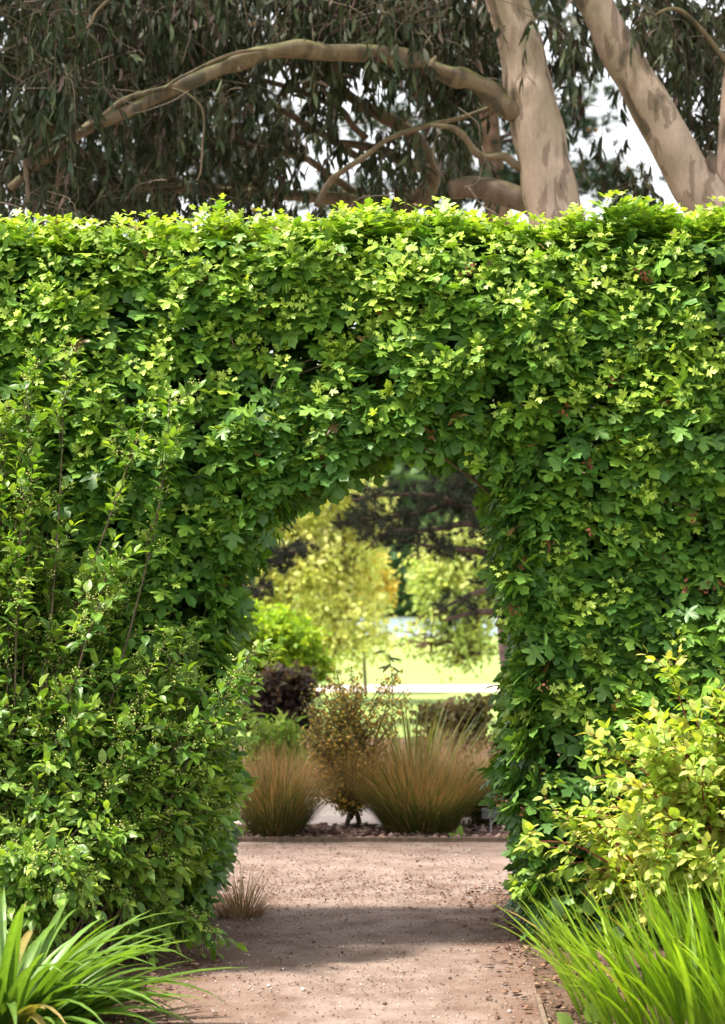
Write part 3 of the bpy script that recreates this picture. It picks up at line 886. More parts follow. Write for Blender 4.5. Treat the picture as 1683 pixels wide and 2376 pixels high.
g = gum_sprays(L2, rng, [
    (1590, 0, 130, 90, 56, 14.5, 15.4), (1610, 110, 110, 110, 40, 14.5, 15.4), (1610, 220, 80, 90, 18, 14.6, 15.4), (1480, 10, 40, 50, 5, 13.7, 13.9), (1480, 370, 25, 40, 9, 14.9, 15.5),
    (1650, 310, 30, 60, 6, 14.6, 15.2), (1400, 330, 30, 40, 3, 14.8, 15.4)])
obj('twigs', g.mesh('twigs', M_TWIG, O2), gum2, kind='stuff')
leaf_thing(gum2, O2, L2.arrays(), SICKLE, M_GUM, rng, 300)

# third gum: brown forking limbs in the gap under the arch of the long limb
O3 = A(at(930, 1400, 16.0)[0], 16.6, 0)
gum3 = empty('gum_tree', O3, 'brown gum tree forking low behind the hedge, half hidden under the arching limb', 'tree', 'gum trees behind the hedge')
limb(gum3, O3, 'trunk', [(1010, 900), (980, 640), (945, 500), (985, 455), (998, 420), (993, 378), (956, 315), (882, 263), (820, 230), (733, 173), (654, 136)], [16.6, 16.2, 15.4], [60, 56, 50, 46, 44, 42, 36, 30, 26, 24, 18], M_LIMB_RED, 12, 0.08, rng)
limb(gum3, O3, 'branch', [(960, 490), (850, 470), (700, 455), (534, 446), (419, 437), (314, 434), (235, 438)], [16.4, 14.9], [40, 34, 28, 26, 25, 24, 22], M_LIMB, 10, 0.08, rng)
limb(gum3, O3, 'branch', [(990, 392), (956, 380), (909, 358), (851, 341), (790, 330)], [16.1, 15.6], [28, 27, 26, 24, 14], M_LIMB_RED, 9, 0.08, rng)
limb(gum3, O3, 'branch', [(870, 395), (801, 345), (733, 303), (654, 256), (560, 215)], [15.9, 15.4], [20, 17, 16, 15, 9], M_LIMB_RED, 8, 0.1, rng)
limb(gum3, O3, 'branch', [(850, 320), (817, 290), (785, 250), (680, 206), (586, 180)], [15.6, 15.2], [16, 16, 16, 15, 11], M_LIMB_RED, 8, 0.1, rng)
limb(gum3, O3, 'branch', [(860, 480), (800, 430), (759, 403), (707, 366), (654, 356), (560, 330)], [16.2, 15.6], [20, 18, 17, 15, 13, 8], M_LIMB_RED, 8, 0.1, rng)
L3 = Leaves()
g = gum_sprays(L3, rng, [(560, 420, 300, 80, 22, 16.4, 17.5), (850, 430, 130, 60, 20, 16.6, 17.5), (740, 220, 180, 110, 14, 16.4, 17.5), (1040, 240, 90, 110, 22, 16.2, 17.2), (1060, 390, 80, 60, 12, 16.2, 17.2), (330, 250, 400, 200, 80, 16, 18)])
obj('twigs', g.mesh('twigs', M_TWIG, O3), gum3, kind='stuff')
leaf_thing(gum3, O3, L3.arrays(), SICKLE, M_GUM, rng, 200)

# ------------------------------------------------------------------ pines
def needle_boughs(L, r, boughs, size, col, per, spread):
    """tufts of needles along and around each bough"""
    for pts, n in boughs:
        Q, _ = smooth_path(pts, np.ones(len(pts)), 6)
        for i in range(n * per):
            t = r.uniform(0.1, 1.0) * (len(Q) - 1)
            k = int(t); k2 = min(k + 1, len(Q) - 1)
            p = Q[k] + (Q[k2] - Q[k]) * (t - k) + r.normal(0, 1, 3) * spread
            d = norm(Q[k2] - Q[k] + 1e-4) * 0.6 + r.normal(0, 0.6, 3) + A(0, 0, 0.45)
            L.add(p, d, r.normal(size=3), r.uniform(*size), col * r.uniform(0.6, 1.5))

def pine(name, label, O, trunk_pts, trunk_r, boughs, r, size=(0.09, 0.15), col=A(0.028, 0.05, 0.026), spread=A(0.14, 0.14, 0.08), cones=0, mat=None, conecol=(0.42, 0.20, 0.06), want=120, per=3):
    root = empty(name, O, label, 'tree', 'pine trees')
    V, F = tube(trunk_pts, trunk_r, 12, 6, 0.08, r)
    obj('trunk', mesh_of('trunk', V - O, F, mat or M_BARK), root)
    L = Leaves()
    needle_boughs(L, r, boughs, size, col, per, spread)
    for pts, n in boughs:
        ln = len(pts)
        V, F = tube(pts, np.linspace(0.035, 0.008, ln), 6, 5, 0.1, r)
        obj('branch', mesh_of('branch', V - O, F, M_BARK), root)
    arr = L.arrays()
    leaf_thing(root, O, arr, TUFT, M_NEEDLE, r, want, part='needle_tuft', rest='needles')
    if cones:
        m = mesh_of('cone', BLOB[0] * A(0.03, 0.03, 0.045), BLOB[1], M_CHIP, np.tile(A(*conecol), (6, 1)))
        for i in r.choice(len(arr[0]), cones, replace=False):
            o = obj('cone', m, root)
            o.location = Vector(arr[0][i] - O + r.normal(0, 0.03, 3) + A(0, -0.06, 0.0))
    return root

rng = np.random.default_rng(51)
# the tall pine behind the gums, with rusty cones
D = 24.0
def bough_px(a, b, d=D, sag=0.1, n=4):
    p0, p1 = at(*a, d), at(*b, d + rng.uniform(-0.7, 0.7))
    return [p0 + (p1 - p0) * t + A(0, 0, sag * math.sin(t * math.pi)) for t in np.linspace(0, 1, n)]
OP = A(at(1290, 1400, D)[0], D, 0)
bl = [(bough_px((1132, 330), (1010, 350)), 26), (bough_px((1132, 420), (1000, 440)), 30), (bough_px((1132, 230), (960, 210)), 34), (bough_px((1132, 120), (900, 110)), 40), (bough_px((1132, 60), (1400, 60)), 26),
      (bough_px((1132, 240), (1400, 250)), 24), (bough_px((1132, 330), (1400, 290)), 30), (bough_px((1132, 340), (1340, 330)), 20), (bough_px((1132, 430), (1480, 440)), 58), (bough_px((1132, 420), (1420, 400)), 30),
      (bough_px((1132, 190), (1400, 190)), 12), (bough_px((1132, 20), (700, 30)), 40), (bough_px((1132, 280), (760, 300)), 34), (bough_px((1132, 450), (720, 470)), 46), (bough_px((1132, -60), (1500, -90)), 26)]
pine('pine_tree', 'tall pine dotted with rusty cones, between the two pale gum trunks against the sky', OP, [A(OP[0], D, -0.1), at(1215, 900, D), at(1132, 320, D), at(1128, 0, D), at(1126, -400, D)], [0.24, 0.2, 0.165, 0.15, 0.1],
     bl, rng, (0.12, 0.2), A(0.036, 0.062, 0.036), A(0.17, 0.25, 0.11), 60, mat=plain_material('pine_trunk_bark', (0.20, 0.115, 0.08), 0.95, 0.5, 9, bump=0.7), want=200)
# a second tall pine far left, seen through the gum leaves
D2 = 25.0
OQ = A(at(380, 1400, D2)[0], D2, 0)
bl = [(bough_px((380, y0), (380 + s * rng.uniform(150, 330), y0 + rng.uniform(-20, 20)), D2), 44) for y0 in (0, 90, 180, 270, 330, 390, 450) for s in (-1, 1)]
pine('pine_tree', 'tall dark pine behind the hanging gum leaves, left of the arching limb', OQ, [A(OQ[0], D2, -0.1), at(380, 900, D2), at(380, 300, D2), at(380, -300, D2)], [0.24, 0.2, 0.16, 0.1],
     bl, rng, (0.12, 0.2), A(0.032, 0.052, 0.032), A(0.2, 0.3, 0.13), 40, want=100)

# low pine whose trunk stands at the right side of the doorway
D3 = 17.0
OR = A(at(1172, 1400, D3)[0] + 0.03, D3, 0)
def bp(lst, d): return [at(px, py, dd) for (px, py), dd in zip(lst, np.linspace(d[0], d[1], len(lst)))]
bl = [(bp([(1160, 1290), (1080, 1275), (1000, 1268), (930, 1250)], (17, 16.2)), 26), (bp([(1165, 1230), (1090, 1180), (1000, 1150), (890, 1150), (820, 1160)], (17, 16.0)), 46),
      (bp([(1165, 1200), (1080, 1160), (980, 1190), (860, 1205), (800, 1215)], (17, 16.4)), 48), (bp([(1165, 1180), (1100, 1110), (1010, 1080), (930, 1060), (880, 1050)], (17, 16.3)), 26),
      (bp([(1160, 1240), (1090, 1215), (1000, 1230), (900, 1235), (850, 1275)], (17, 16.1)), 44), (bp([(1165, 1250), (1100, 1150), (1060, 1120), (1000, 1040)], (17, 16.6)), 18),
      (bp([(1165, 1360), (1120, 1370), (1070, 1390), (1020, 1415)], (17, 16.3)), 13), (bp([(1165, 1420), (1110, 1420), (1060, 1430), (1030, 1440)], (17, 16.2)), 5),
      (bp([(1165, 1200), (1300, 1150), (1450, 1100)], (17, 17.3)), 40), (bp([(1165, 1120), (1120, 1000), (1000, 900), (900, 850)], (17, 16.6)), 14)]
M_PURPLE = plain_material('purple_brown_bark', (0.20, 0.125, 0.115), 0.95, 0.45, 16, bump=0.8)
pine('pine_tree', 'dark low pine bough spreading across the top of the doorway from a purplish trunk', OR, [A(OR[0] + 0.1, D3, -0.1), at(1205, 1650, D3), at(1187, 1450, D3), at(1172, 1200, D3), at(1165, 900, D3), at(1160, 600, D3)],
     [0.17, 0.15, 0.125, 0.11, 0.09, 0.05], bl, rng, (0.08, 0.13), A(0.046, 0.054, 0.036), A(0.09, 0.14, 0.06), 0, mat=M_PURPLE, want=200, per=2)
# its neighbour behind the left side of the doorway
OS = A(at(470, 1400, 16.5)[0], 16.5, 0)
bl = [(bp([(470, 1220), (560, 1240), (620, 1275), (680, 1280), (705, 1265)], (16.5, 15.9)), 60), (bp([(470, 1260), (560, 1280), (620, 1300), (690, 1310)], (16.5, 16.0)), 60), (bp([(470, 1330), (540, 1350), (590, 1370), (615, 1360)], (16.5, 16.0)), 30),
      (bp([(470, 1180), (560, 1190), (620, 1215), (660, 1230)], (16.5, 16.2)), 14), (bp([(470, 1150), (350, 1130), (250, 1150)], (16.5, 16.8)), 30)]
pine('pine_tree', 'dark pine bough hanging just inside the upper left corner of the doorway', OS, [A(OS[0], 16.5, -0.1), at(470, 1500, 16.5), at(472, 1200, 16.5), at(470, 800, 16.5)], [0.14, 0.12, 0.09, 0.04],
     bl, rng, (0.08, 0.12), A(0.032, 0.040, 0.028), A(0.06, 0.10, 0.04), 0, want=100, per=1)

# ------------------------------------------------------------------ leafy trees and shrubs beyond the doorway
def leafy(name, label, cat, base, trunk_top, tr_r, blobs, leaf, cols, r, group=None, tmpl=RHOMB, mat=None, bark=None, sub=14, want=0, trunk_name='trunk', crown='crown', tight=0.30, nlimb=True):
    """a tree or shrub: trunk, a limb to each clump, leaves gathered in many small sub-clumps"""
    O = A(*base)
    root = empty(name, O, label, cat, group)
    tt = A(*trunk_top)
    mid = (O + tt) / 2 + r.normal(0, 0.04, 3) * np.linalg.norm(tt - O)
    V, F = tube([O - A(0, 0, 0.1), mid, tt], [tr_r, tr_r * 0.8, tr_r * 0.5], 8, 6, 0.08, r)
    obj(trunk_name, mesh_of(trunk_name, V - O, F, bark or M_BARK), root)
    Pn, Cn = [], []
    g = Geo()
    for (c, rad, n) in blobs:
        c = A(*c); rad = A(*rad)
        q = norm(r.normal(size=(sub, 3))) * r.uniform(0.25, 1.0, (sub, 1)) ** 0.5
        subc = c + q * rad
        if nlimb:
            V, F = tube([mid + (tt - mid) * r.uniform(0, 1), (tt + c) / 2 + r.normal(0, 0.1, 3) * rad, c], [tr_r * 0.4, tr_r * 0.25, tr_r * 0.1], 5, 4)
            g.add(V, F, A(0, 0, 0))
            for s_ in subc:
                V, F = tube([c + (s_ - c) * 0.1, (c + s_) / 2 + r.normal(0, 0.08, 3) * rad, s_], [tr_r * 0.14, tr_r * 0.1, tr_r * 0.05], 4, 3)
                g.add(V, F, A(0, 0, 0))
        k = r.integers(0, sub, n)
        Pn.append(subc[k] + r.normal(0, 1, (n, 3)) * rad * tight)
        tint = r.uniform(0, 1, sub)[k]
        Cn.append(np.array([np.array(cols)[int(t * 0.999 * len(cols))] for t in np.clip(tint + r.normal(0, 0.15, n), 0, 1)]) * r.uniform(0.75, 1.25, (n, 1)))
    if g.n: obj('limbs', g.mesh('limbs', bark or M_BARK, O), root)
    P = np.concatenate(Pn); C = np.concatenate(Cn); n = len(P)
    ok = P[:, 2] > 0.03
    P, C = P[ok], C[ok]; n = len(P)
    T = norm(r.normal(size=(n, 3)) + A(0, 0, -0.3)); N = norm(r.normal(size=(n, 3)) * 0.8 + A(-0.35, -0.5, 0.8))
    S = r.uniform(leaf * 0.65, leaf * 1.25, n)
    leaf_thing(root, O, (P, T, N, S, C), tmpl, mat or M_FAR, r, want, rest=crown)
    return root

rng = np.random.default_rng(61)
YG = [(0.64, 0.68, 0.26), (0.72, 0.73, 0.33), (0.75, 0.70, 0.34), (0.68, 0.72, 0.34)]
def pxr(w_, d): return w_ * d / FPX
def bl_(px, py, d, rx, ry, n, rd=None):
    return (at(px, py, d), (pxr(rx, d), rd or pxr(rx, d), pxr(ry, d)), n)
d = 31.0
leafy('willow_tree', 'pale yellow willow filling the left half of the doorway view', 'tree', (at(500, 1400, d)[0], d, 0), at(600, 1330, d), 0.16,
      [bl_(620, 1180, d, 130, 120, 3600), bl_(740, 1150, d, 120, 90, 3000), bl_(700, 1290, d, 150, 100, 3600), bl_(810, 1290, d, 80, 100, 1600), bl_(760, 1420, d, 130, 90, 2600), bl_(620, 1370, d, 120, 90, 2600), bl_(850, 1190, d, 70, 80, 900),
       bl_(790, 1490, d, 120, 60, 1300), bl_(560, 1080, d, 140, 110, 1500), bl_(740, 1040, d, 130, 80, 1700), bl_(420, 1250, d, 140, 160, 1700)], 0.115, YG, rng, sub=46, tight=0.2)
d = 34.0
leafy('amber_tree', 'small amber leaved tree at the middle of the doorway view', 'tree', (at(850, 1400, d)[0], d, 0), at(850, 1420, d), 0.04,
      [bl_(845, 1320, d, 60, 50, 1700), bl_(880, 1350, d, 36, 50, 1000), bl_(820, 1390, d, 60, 40, 900)], 0.12, [(0.60, 0.45, 0.11), (0.62, 0.50, 0.14), (0.55, 0.52, 0.14)], rng, sub=26, tight=0.22)
d = 30.0
leafy('drooping_tree', 'airy light green tree with drooping twigs over the lawn, right side of the doorway view', 'tree', (at(1230, 1400, d)[0], d, 0), at(1200, 1250, d), 0.18,
      [bl_(1050, 1350, d, 100, 70, 1700), bl_(1010, 1420, d, 70, 50, 420), bl_(1090, 1440, d, 80, 70, 800), bl_(1040, 1290, d, 80, 60, 1500), bl_(1130, 1290, d, 90, 90, 1500), bl_(1000, 1490, d, 120, 40, 260), bl_(1080, 1520, d, 80, 50, 240), bl_(1250, 1250, d, 110, 120, 1200)],
      0.11, [(0.40, 0.50, 0.17), (0.50, 0.56, 0.21), (0.56, 0.58, 0.24)], rng, sub=36, tight=0.2)
d = 20.5
leafy('leafy_bush', 'bright lime green bush below the willow at the left of the doorway view', 'shrub', (at(610, 1400, d)[0], d, 0), at(620, 1560, d), 0.05,
      [bl_(600, 1470, d, 75, 70, 1900), bl_(670, 1500, d, 65, 60, 1500), bl_(620, 1550, d, 80, 50, 1500), bl_(715, 1540, d, 50, 50, 700), bl_(540, 1480, d, 60, 90, 1000)], 0.085, [(0.27, 0.42, 0.03), (0.38, 0.50, 0.035), (0.20, 0.34, 0.03)], rng, sub=30, tight=0.22, trunk_name='stem', crown='foliage')
d = 18.2
leafy('purple_bush', 'dark purplish brown bush beneath the lime green bush', 'shrub', (at(645, 1400, d)[0], d, 0), at(645, 1640, d), 0.04,
      [bl_(620, 1600, d, 55, 40, 1100), bl_(680, 1590, d, 45, 40, 900), bl_(640, 1660, d, 70, 50, 1200), bl_(690, 1680, d, 50, 50, 600)], 0.085, [(0.045, 0.030, 0.028), (0.07, 0.045, 0.04), (0.06, 0.055, 0.03)], rng, trunk_name='stem', crown='foliage')
d = 18.0
leafy('brown_bush', 'low brown twiggy bush in front of the far lawn, right of the spiky plant', 'shrub', (at(1060, 1400, d)[0], d, 0), at(1060, 1720, d), 0.035,
      [bl_(1030, 1660, d, 55, 28, 600), bl_(1090, 1650, d, 50, 30, 600), bl_(1060, 1710, d, 90, 40, 900)], 0.07, [(0.11, 0.095, 0.04), (0.15, 0.10, 0.055), (0.09, 0.10, 0.035)], rng, trunk_name='stem', crown='foliage')
d = 16.9
leafy('green_bush', 'fresh green narrow leaved bush behind the smaller brown grass tussock', 'shrub', (at(630, 1400, d)[0], d, 0), at(640, 1780, d), 0.03,
      [bl_(620, 1710, d, 50, 45, 420), bl_(670, 1720, d, 40, 40, 320), bl_(640, 1760, d, 70, 40, 420), bl_(590, 1740, d, 40, 60, 300)], 0.10, [(0.17, 0.29, 0.04), (0.25, 0.36, 0.07), (0.12, 0.21, 0.03)], rng, tmpl=[sickle(0.05, 0.11)], trunk_name='stem', crown='foliage')
# far shore
for i, (px, h_, wd, col, lab) in enumerate(((560, 24, 12, 0, 'far dark green tree beyond the lake, leftmost of the row'), (690, 21, 11, 1, 'far mid green tree beyond the lake, behind the willow'), (800, 25, 11, 0, 'far dark green tree beyond the lake, left of the doorway middle'),
                                           (900, 20, 10, 2, 'far deep green tree beyond the lake, right behind the amber tree'), (985, 24, 11, 0, 'far deep green tree beyond the lake, behind the big pine bough'),
                                           (1080, 19, 12, 1, 'far mid green tree beyond the lake, behind the drooping tree'), (1190, 23, 12, 2, 'far dark tree beyond the lake, rightmost of the row'))):
    d = 222.0 + (i % 3) * 9
    bx = at(px, 1400, d)[0]
    cols = [[(0.10, 0.18, 0.075), (0.14, 0.22, 0.09)], [(0.18, 0.25, 0.10), (0.24, 0.30, 0.13)], [(0.09, 0.17, 0.07), (0.15, 0.24, 0.09)]][col]
    hh = h_ / 2
    leafy('far_tree', lab, 'tree', (bx, d, 0), (bx, d, hh), 0.5, [((bx, d, hh * 0.55), (wd * 0.5, wd * 0.5, hh * 0.55), 700), ((bx + 1, d, hh * 1.1), (wd * 0.48, wd * 0.5, hh * 0.5), 700), ((bx - 1, d - 1, hh * 1.6), (wd * 0.36, wd * 0.4, hh * 0.4), 500)],
          1.6, cols, rng, 'trees beyond the lake', sub=16)
# hill behind the lake
g = Geo()
nx, ny = 40, 8
X, Y = np.meshgrid(np.linspace(-260, 260, nx), np.linspace(238, 520, ny))
Zh = 16 * np.clip((Y - 238) / 120, 0, 1) ** 0.8 + 3 * np.sin(X * 0.03) * np.clip((Y - 238) / 120, 0, 1) - 0.3
V = np.stack([X.ravel(), Y.ravel(), Zh.ravel()], 1)
F = [(j * nx + i, j * nx + i + 1, (j + 1) * nx + i + 1, (j + 1) * nx + i) for j in range(ny - 1) for i in range(nx - 1)]
tag(obj('hill', mesh_of('hill', V, F, ground_material('hill_woodland', [(0.3, (0.13, 0.20, 0.09)), (0.7, (0.21, 0.27, 0.13))], 0.12, (0.6, 1.4), 0.7, 0.6, bdist=1.0))), kind='structure')

# ------------------------------------------------------------------ the mulched bed beyond the doorway
def tussock(name, label, base, n, length, spread, r, green, tan, group='brown grass tussocks', rad=0.13):
    O = A(*base)
    root = empty(name, O, label, 'grass tussock', group)
    a = r.uniform(0, 6.283, n); q = np.sqrt(r.uniform(0, 1, n))
    roots = np.stack([np.cos(a) * q * rad, np.sin(a) * q * rad, np.zeros(n)], 1)
    L = length * np.where(r.uniform(0, 1, n) < 0.06, r.uniform(1.0, 1.3, n), r.uniform(0.45, 1.08, n)) * (1 + 0.16 * np.sin(a * 2 + r.uniform(0, 6)) + 0.10 * np.sin(a * 3 + r.uniform(0, 6)))
    th = np.radians(88 - spread * q - r.uniform(0, 6, n))
    bend = np.radians(r.uniform(4, 34, n) * (0.4 + q * 0.7))
    mixv = r.uniform(0, 1, (n, 1))
    cb = A(*green) * r.uniform(0.6, 1.2, (n, 1)) * (1 - mixv * 0.4) + A(*tan) * 0.5 * mixv * 0.4
    ct = A(*tan) * r.uniform(0.7, 1.25, (n, 1))
    V, F, C = blades(r, roots, a + r.normal(0, 0.35, n), L, th, bend, r.uniform(0.0022, 0.0045, n), 6, 0.1, cb, ct)
    tt_ = np.repeat(np.linspace(0, 1, 7), 3)[None, :, None]
    V += (r.normal(0, 0.06, (n, 1, 3)) * tt_ ** 2 + r.normal(0, 0.05, (n, 1, 3)) * tt_ * (1 - tt_)) * length
    # rusty upper half
    t = np.repeat(np.linspace(0, 1, 7), 3)[None, :, None]
    s = np.clip((t - 0.60) / 0.36 + (mixv[:, None, :] - 0.5) * 0.5, 0, 1)
    C = cb[:, None, :] * (1 - s) + ct[:, None, :] * s
    g = Geo(); blade_mass(V, F, C, g)
    obj('blades', g.mesh('blades', M_DRY), root, kind='stuff')
    # stubble of old stems at the foot
    m = 160
    a2 = r.uniform(0, 6.283, m)
    V, F, C = blades(r, np.stack([np.cos(a2) * rad, np.sin(a2) * rad, np.zeros(m)], 1), a2, r.uniform(0.1, 0.45, m) * length, np.radians(r.uniform(20, 75, m)), np.radians(r.uniform(10, 60, m)), r.uniform(0.004, 0.007, m), 4, 0.1,
                     A(0.16, 0.09, 0.05) * np.ones((m, 1)), A(0.36, 0.22, 0.12) * np.ones((m, 1)))
    g = Geo(); blade_mass(V, F, C, g)
    obj('dry_stems', g.mesh('dry_stems', M_DRY), root, kind='stuff')
    return root
rng = np.random.default_rng(71)
GREEN, TAN = (0.08, 0.14, 0.027), (0.45, 0.235, 0.12)
b = at(975, 1905, 13.25)
tussock('grass_tussock', 'large round grass tussock, green below with rusty brown tips, right of the yellow flowered shrub', (b[0], 13.35, 0.01), 5200, 0.66, 34, rng, GREEN, TAN, rad=0.22)
b = at(640, 1920, 13.15)
tussock('grass_tussock', 'smaller brown grass tussock left of the yellow flowered shrub', (b[0], 13.15, 0.01), 3000, 0.62, 33, rng, (0.085, 0.125, 0.027), (0.45, 0.24, 0.125), rad=0.15)
b = at(1150, 1880, 13.9)
tussock('grass_tussock', 'pale rusty grass tussock behind the right edge of the doorway', (b[0], 14.0, 0.01), 2000, 0.68, 34, rng, (0.12, 0.10, 0.04), (0.42, 0.25, 0.15), rad=0.15)
b = at(545, 2095, 9.9)
tussock('grass_tussock', 'wispy dry brown grass at the foot of the left side of the doorway', (-0.62, 9.86, 0.008), 230, 0.27, 44, rng, (0.24, 0.17, 0.09), (0.50, 0.34, 0.21), rad=0.10)

# yellow flowered shrub
d = 13.62
O = A(at(800, 1400, d)[0], d, 0.01)
root = empty('flowering_shrub', O, 'thin upright shrub covered in small yellow flowers between the two tussocks', 'shrub')
V, F = tube([O - A(0, 0, 0.05), O + A(0.03, 0, 0.08), O + A(0.06, 0.02, 0.2)], [0.022, 0.018, 0.012], 7, 4, 0.1, rng); obj('stem', mesh_of('stem', V - O, F, M_TWIG), root)
V, F = tube([O + A(0.09, 0.02, -0.05), O + A(0.10, 0.02, 0.06), O + A(0.05, 0.02, 0.2)], [0.02, 0.018, 0.012], 7, 4, 0.1, rng); obj('stem', mesh_of('stem', V - O, F, M_TWIG), root)
g = Geo(); LF = Leaves(); FLW = Leaves()
for i in range(210):
    u = rng.uniform(-1, 1); h_ = rng.uniform(0.20, 1.14)
    wd = np.interp(h_, [0.1, 0.25, 0.6, 0.95, 1.1], [0.13, 0.30, 0.36, 0.33, 0.18])
    e = O + A(0.03 + u * wd + (0.18 if h_ > 0.8 and u > 0.4 else 0), rng.uniform(-0.22, 0.22), h_)
    s0 = O + A(0.05, 0.02, rng.uniform(0.06, max(0.1, h_ * 0.7)))
    md = (s0 + e) / 2 + rng.normal(0, 0.03, 3) + A(0, 0, 0.04)
    V, F = tube([s0, md, e], [0.005, 0.004, 0.002], 4, 4); g.add(V, F, A(0, 0, 0))
    for j in range(60):
        t = rng.uniform(0.15, 1.0)
        p = (1 - t) ** 2 * s0 + 2 * t * (1 - t) * md + t * t * e + rng.normal(0, 0.022, 3)
        LF.add(p, rng.normal(size=3), rng.normal(size=3) + A(0, 0, 0.6), rng.uniform(0.018, 0.034), A(0.20, 0.185, 0.045) * rng.uniform(0.6, 1.5))
    for j in range(11):
        t = rng.uniform(0.25, 1.0)
        p = (1 - t) ** 2 * s0 + 2 * t * (1 - t) * md + t * t * e + rng.normal(0, 0.022, 3)
        FLW.add(p, rng.normal(size=3), rng.normal(size=3), rng.uniform(0.009, 0.015), A(0.62, 0.40, 0.05) * rng.uniform(0.6, 1.2) + A(0, 0, 0.05) * rng.uniform())
obj('twigs', g.mesh('twigs', M_TWIG, O), root, kind='stuff')
gg = Geo(); gg.add(*place(RHOMB[0], *LF.arrays())); obj('foliage', gg.mesh('foliage', M_SOFT, O), root, kind='stuff')
gg = Geo(); gg.add(*place(BLOB, *FLW.arrays())); obj('flowers', gg.mesh('flowers', M_FLOWER, O), root, kind='stuff')
# wilting sprig standing above it
O = A(at(905, 1400, 15.0)[0], 15.0, 0.01)
root = empty('tall_sprig', O, 'thin dark sprig with a few drooping leaves above the yellow flowered shrub', 'plant')
V, F = tube([O - A(0, 0, 0.03), O + A(0.02, 0, 0.6), at(908, 1550, 15), at(892, 1512, 15)], [0.006, 0.005, 0.004, 0.002], 5, 5); obj('stem', mesh_of('stem', V - O, F, M_TWIG), root)
sprig = mesh_of('leaf', *SICKLE[0][:2], M_SOFT, np.tile(A(0.10, 0.10, 0.04), (12, 1)))
for (px, py, ax, az_) in ((895, 1512, -0.7, -0.2), (905, 1525, 0.8, -0.1), (908, 1545, 0.9, -0.5), (906, 1548, -0.9, -0.2), (908, 1560, 0.8, -0.6), (900, 1515, 0.5, -0.6), (908, 1540, -0.5, -0.7)):
    p = at(px, py, 15); X, T_, N_ = frames(A(ax, 0.1, az_)[None], A(0.2, -0.6, 0.6)[None])
    o = obj('leaf', sprig, root); s = 0.105
    M = Matrix.Identity(4)
    for q in range(3): M[q][0], M[q][1], M[q][2], M[q][3] = X[0][q] * s * 1.4, T_[0][q] * s, N_[0][q] * s, p[q] - O[q]
    o.matrix_local = M

def strap_plant(name, label, cat, O, V, F, C, mat, keep=300, part='blade', group=None):
    """a clump whose blades are parts of their own"""
    root = empty(name, O, label, cat, group)
    for i in range(min(keep, len(V))):
        obj(part, mesh_of(part, V[i], F, mat, C[i]), root)
    if len(V) > keep:
        g = Geo(); blade_mass(V[keep:], F, C[keep:], g)
        obj('blades', g.mesh('blades', mat), root, kind='stuff')
    return root
# spiky plant
d = 14.95
O = A(at(975, 1400, d)[0], 14.0, 0.01)
O[0] = at(965, 1400, 13.95)[0]; O[1] = 13.95
n = 90
a = rng.uniform(0, 6.283, n); q = np.sqrt(rng.uniform(0, 1, n))
V, F, C = blades(rng, np.stack([np.cos(a) * q * 0.07, np.sin(a) * q * 0.07, np.zeros(n)], 1), a, rng.uniform(0.7, 1.12, n), np.radians(89 - 36 * q), np.radians(rng.uniform(0, 26, n)), rng.uniform(0.012, 0.02, n), 6, 0.3,
                 A(0.10, 0.14, 0.05) * rng.uniform(0.7, 1.2, (n, 1)), A(0.17, 0.23, 0.085) * rng.uniform(0.7, 1.25, (n, 1)) + A(0.12, 0.08, 0) * (rng.uniform(0, 1, (n, 1)) < 0.25))
strap_plant('spiky_plant', 'upright spiky grey green plant rising behind the large tussock', 'plant', O, V, F, C, M_BLADE)
d = 13.75
leafy('dark_bush', 'small dark leaved bush behind the sign at the right edge of the doorway', 'shrub', (at(1125, 1400, d)[0], d, 0.01), at(1125, 1840, d), 0.02,
      [bl_(1120, 1820, d, 50, 40, 900), bl_(1150, 1860, d, 60, 45, 900), bl_(1090, 1850, d, 40, 45, 700)], 0.045, [(0.04, 0.06, 0.022), (0.07, 0.10, 0.03), (0.10, 0.13, 0.035)], rng, trunk_name='stem', crown='foliage')

# plant label on a post
O = at(1137, 1400, 13.2); O[2] = 0.01
root = empty('plant_sign', O, 'small dark plant label plate on a thin steel post in the mulch', 'sign')
V, F = tube([A(0, 0, -0.05), A(0, 0, 0.06), A(0, 0, 0.125)], [0.008, 0.008, 0.008], 8, 2); obj('post', mesh_of('post', V, F, M_STEEL), root)
pm = box_mesh('plate', (0, 0, 0), (0.13, 0.008, 0.085), M_PLATE); po = obj('plate', pm, root); po.location = (0.005, -0.012, 0.155); po.rotation_euler = (math.radians(-35), 0, 0)
# weed
O = at(1062, 1915, 13.0); O[1] = 13.0; O[2] = 0.012
root = empty('dock_weed', O, 'small bright green weed with one upright leaf at the mulch edge', 'weed')
for (ax, ay, az_, s) in ((0.25, 0, 1.0, 0.10), (-0.8, -0.1, 0.6, 0.075), (-0.2, -0.7, 0.5, 0.05)):
    lf = obj('leaf', mesh_of('leaf', *OVAL[0][:2], M_SOFT, np.tile(A(0.20, 0.36, 0.05), (len(OVAL[0][0]), 1))), root)
    X, T_, N_ = frames(A(ax, ay, az_)[None], A(0, -0.8, 0.4)[None])
    M = Matrix.Identity(4)
    for q in range(3): M[q][0], M[q][1], M[q][2] = X[0][q] * s, T_[0][q] * s, N_[0][q] * s
    lf.matrix_local = M

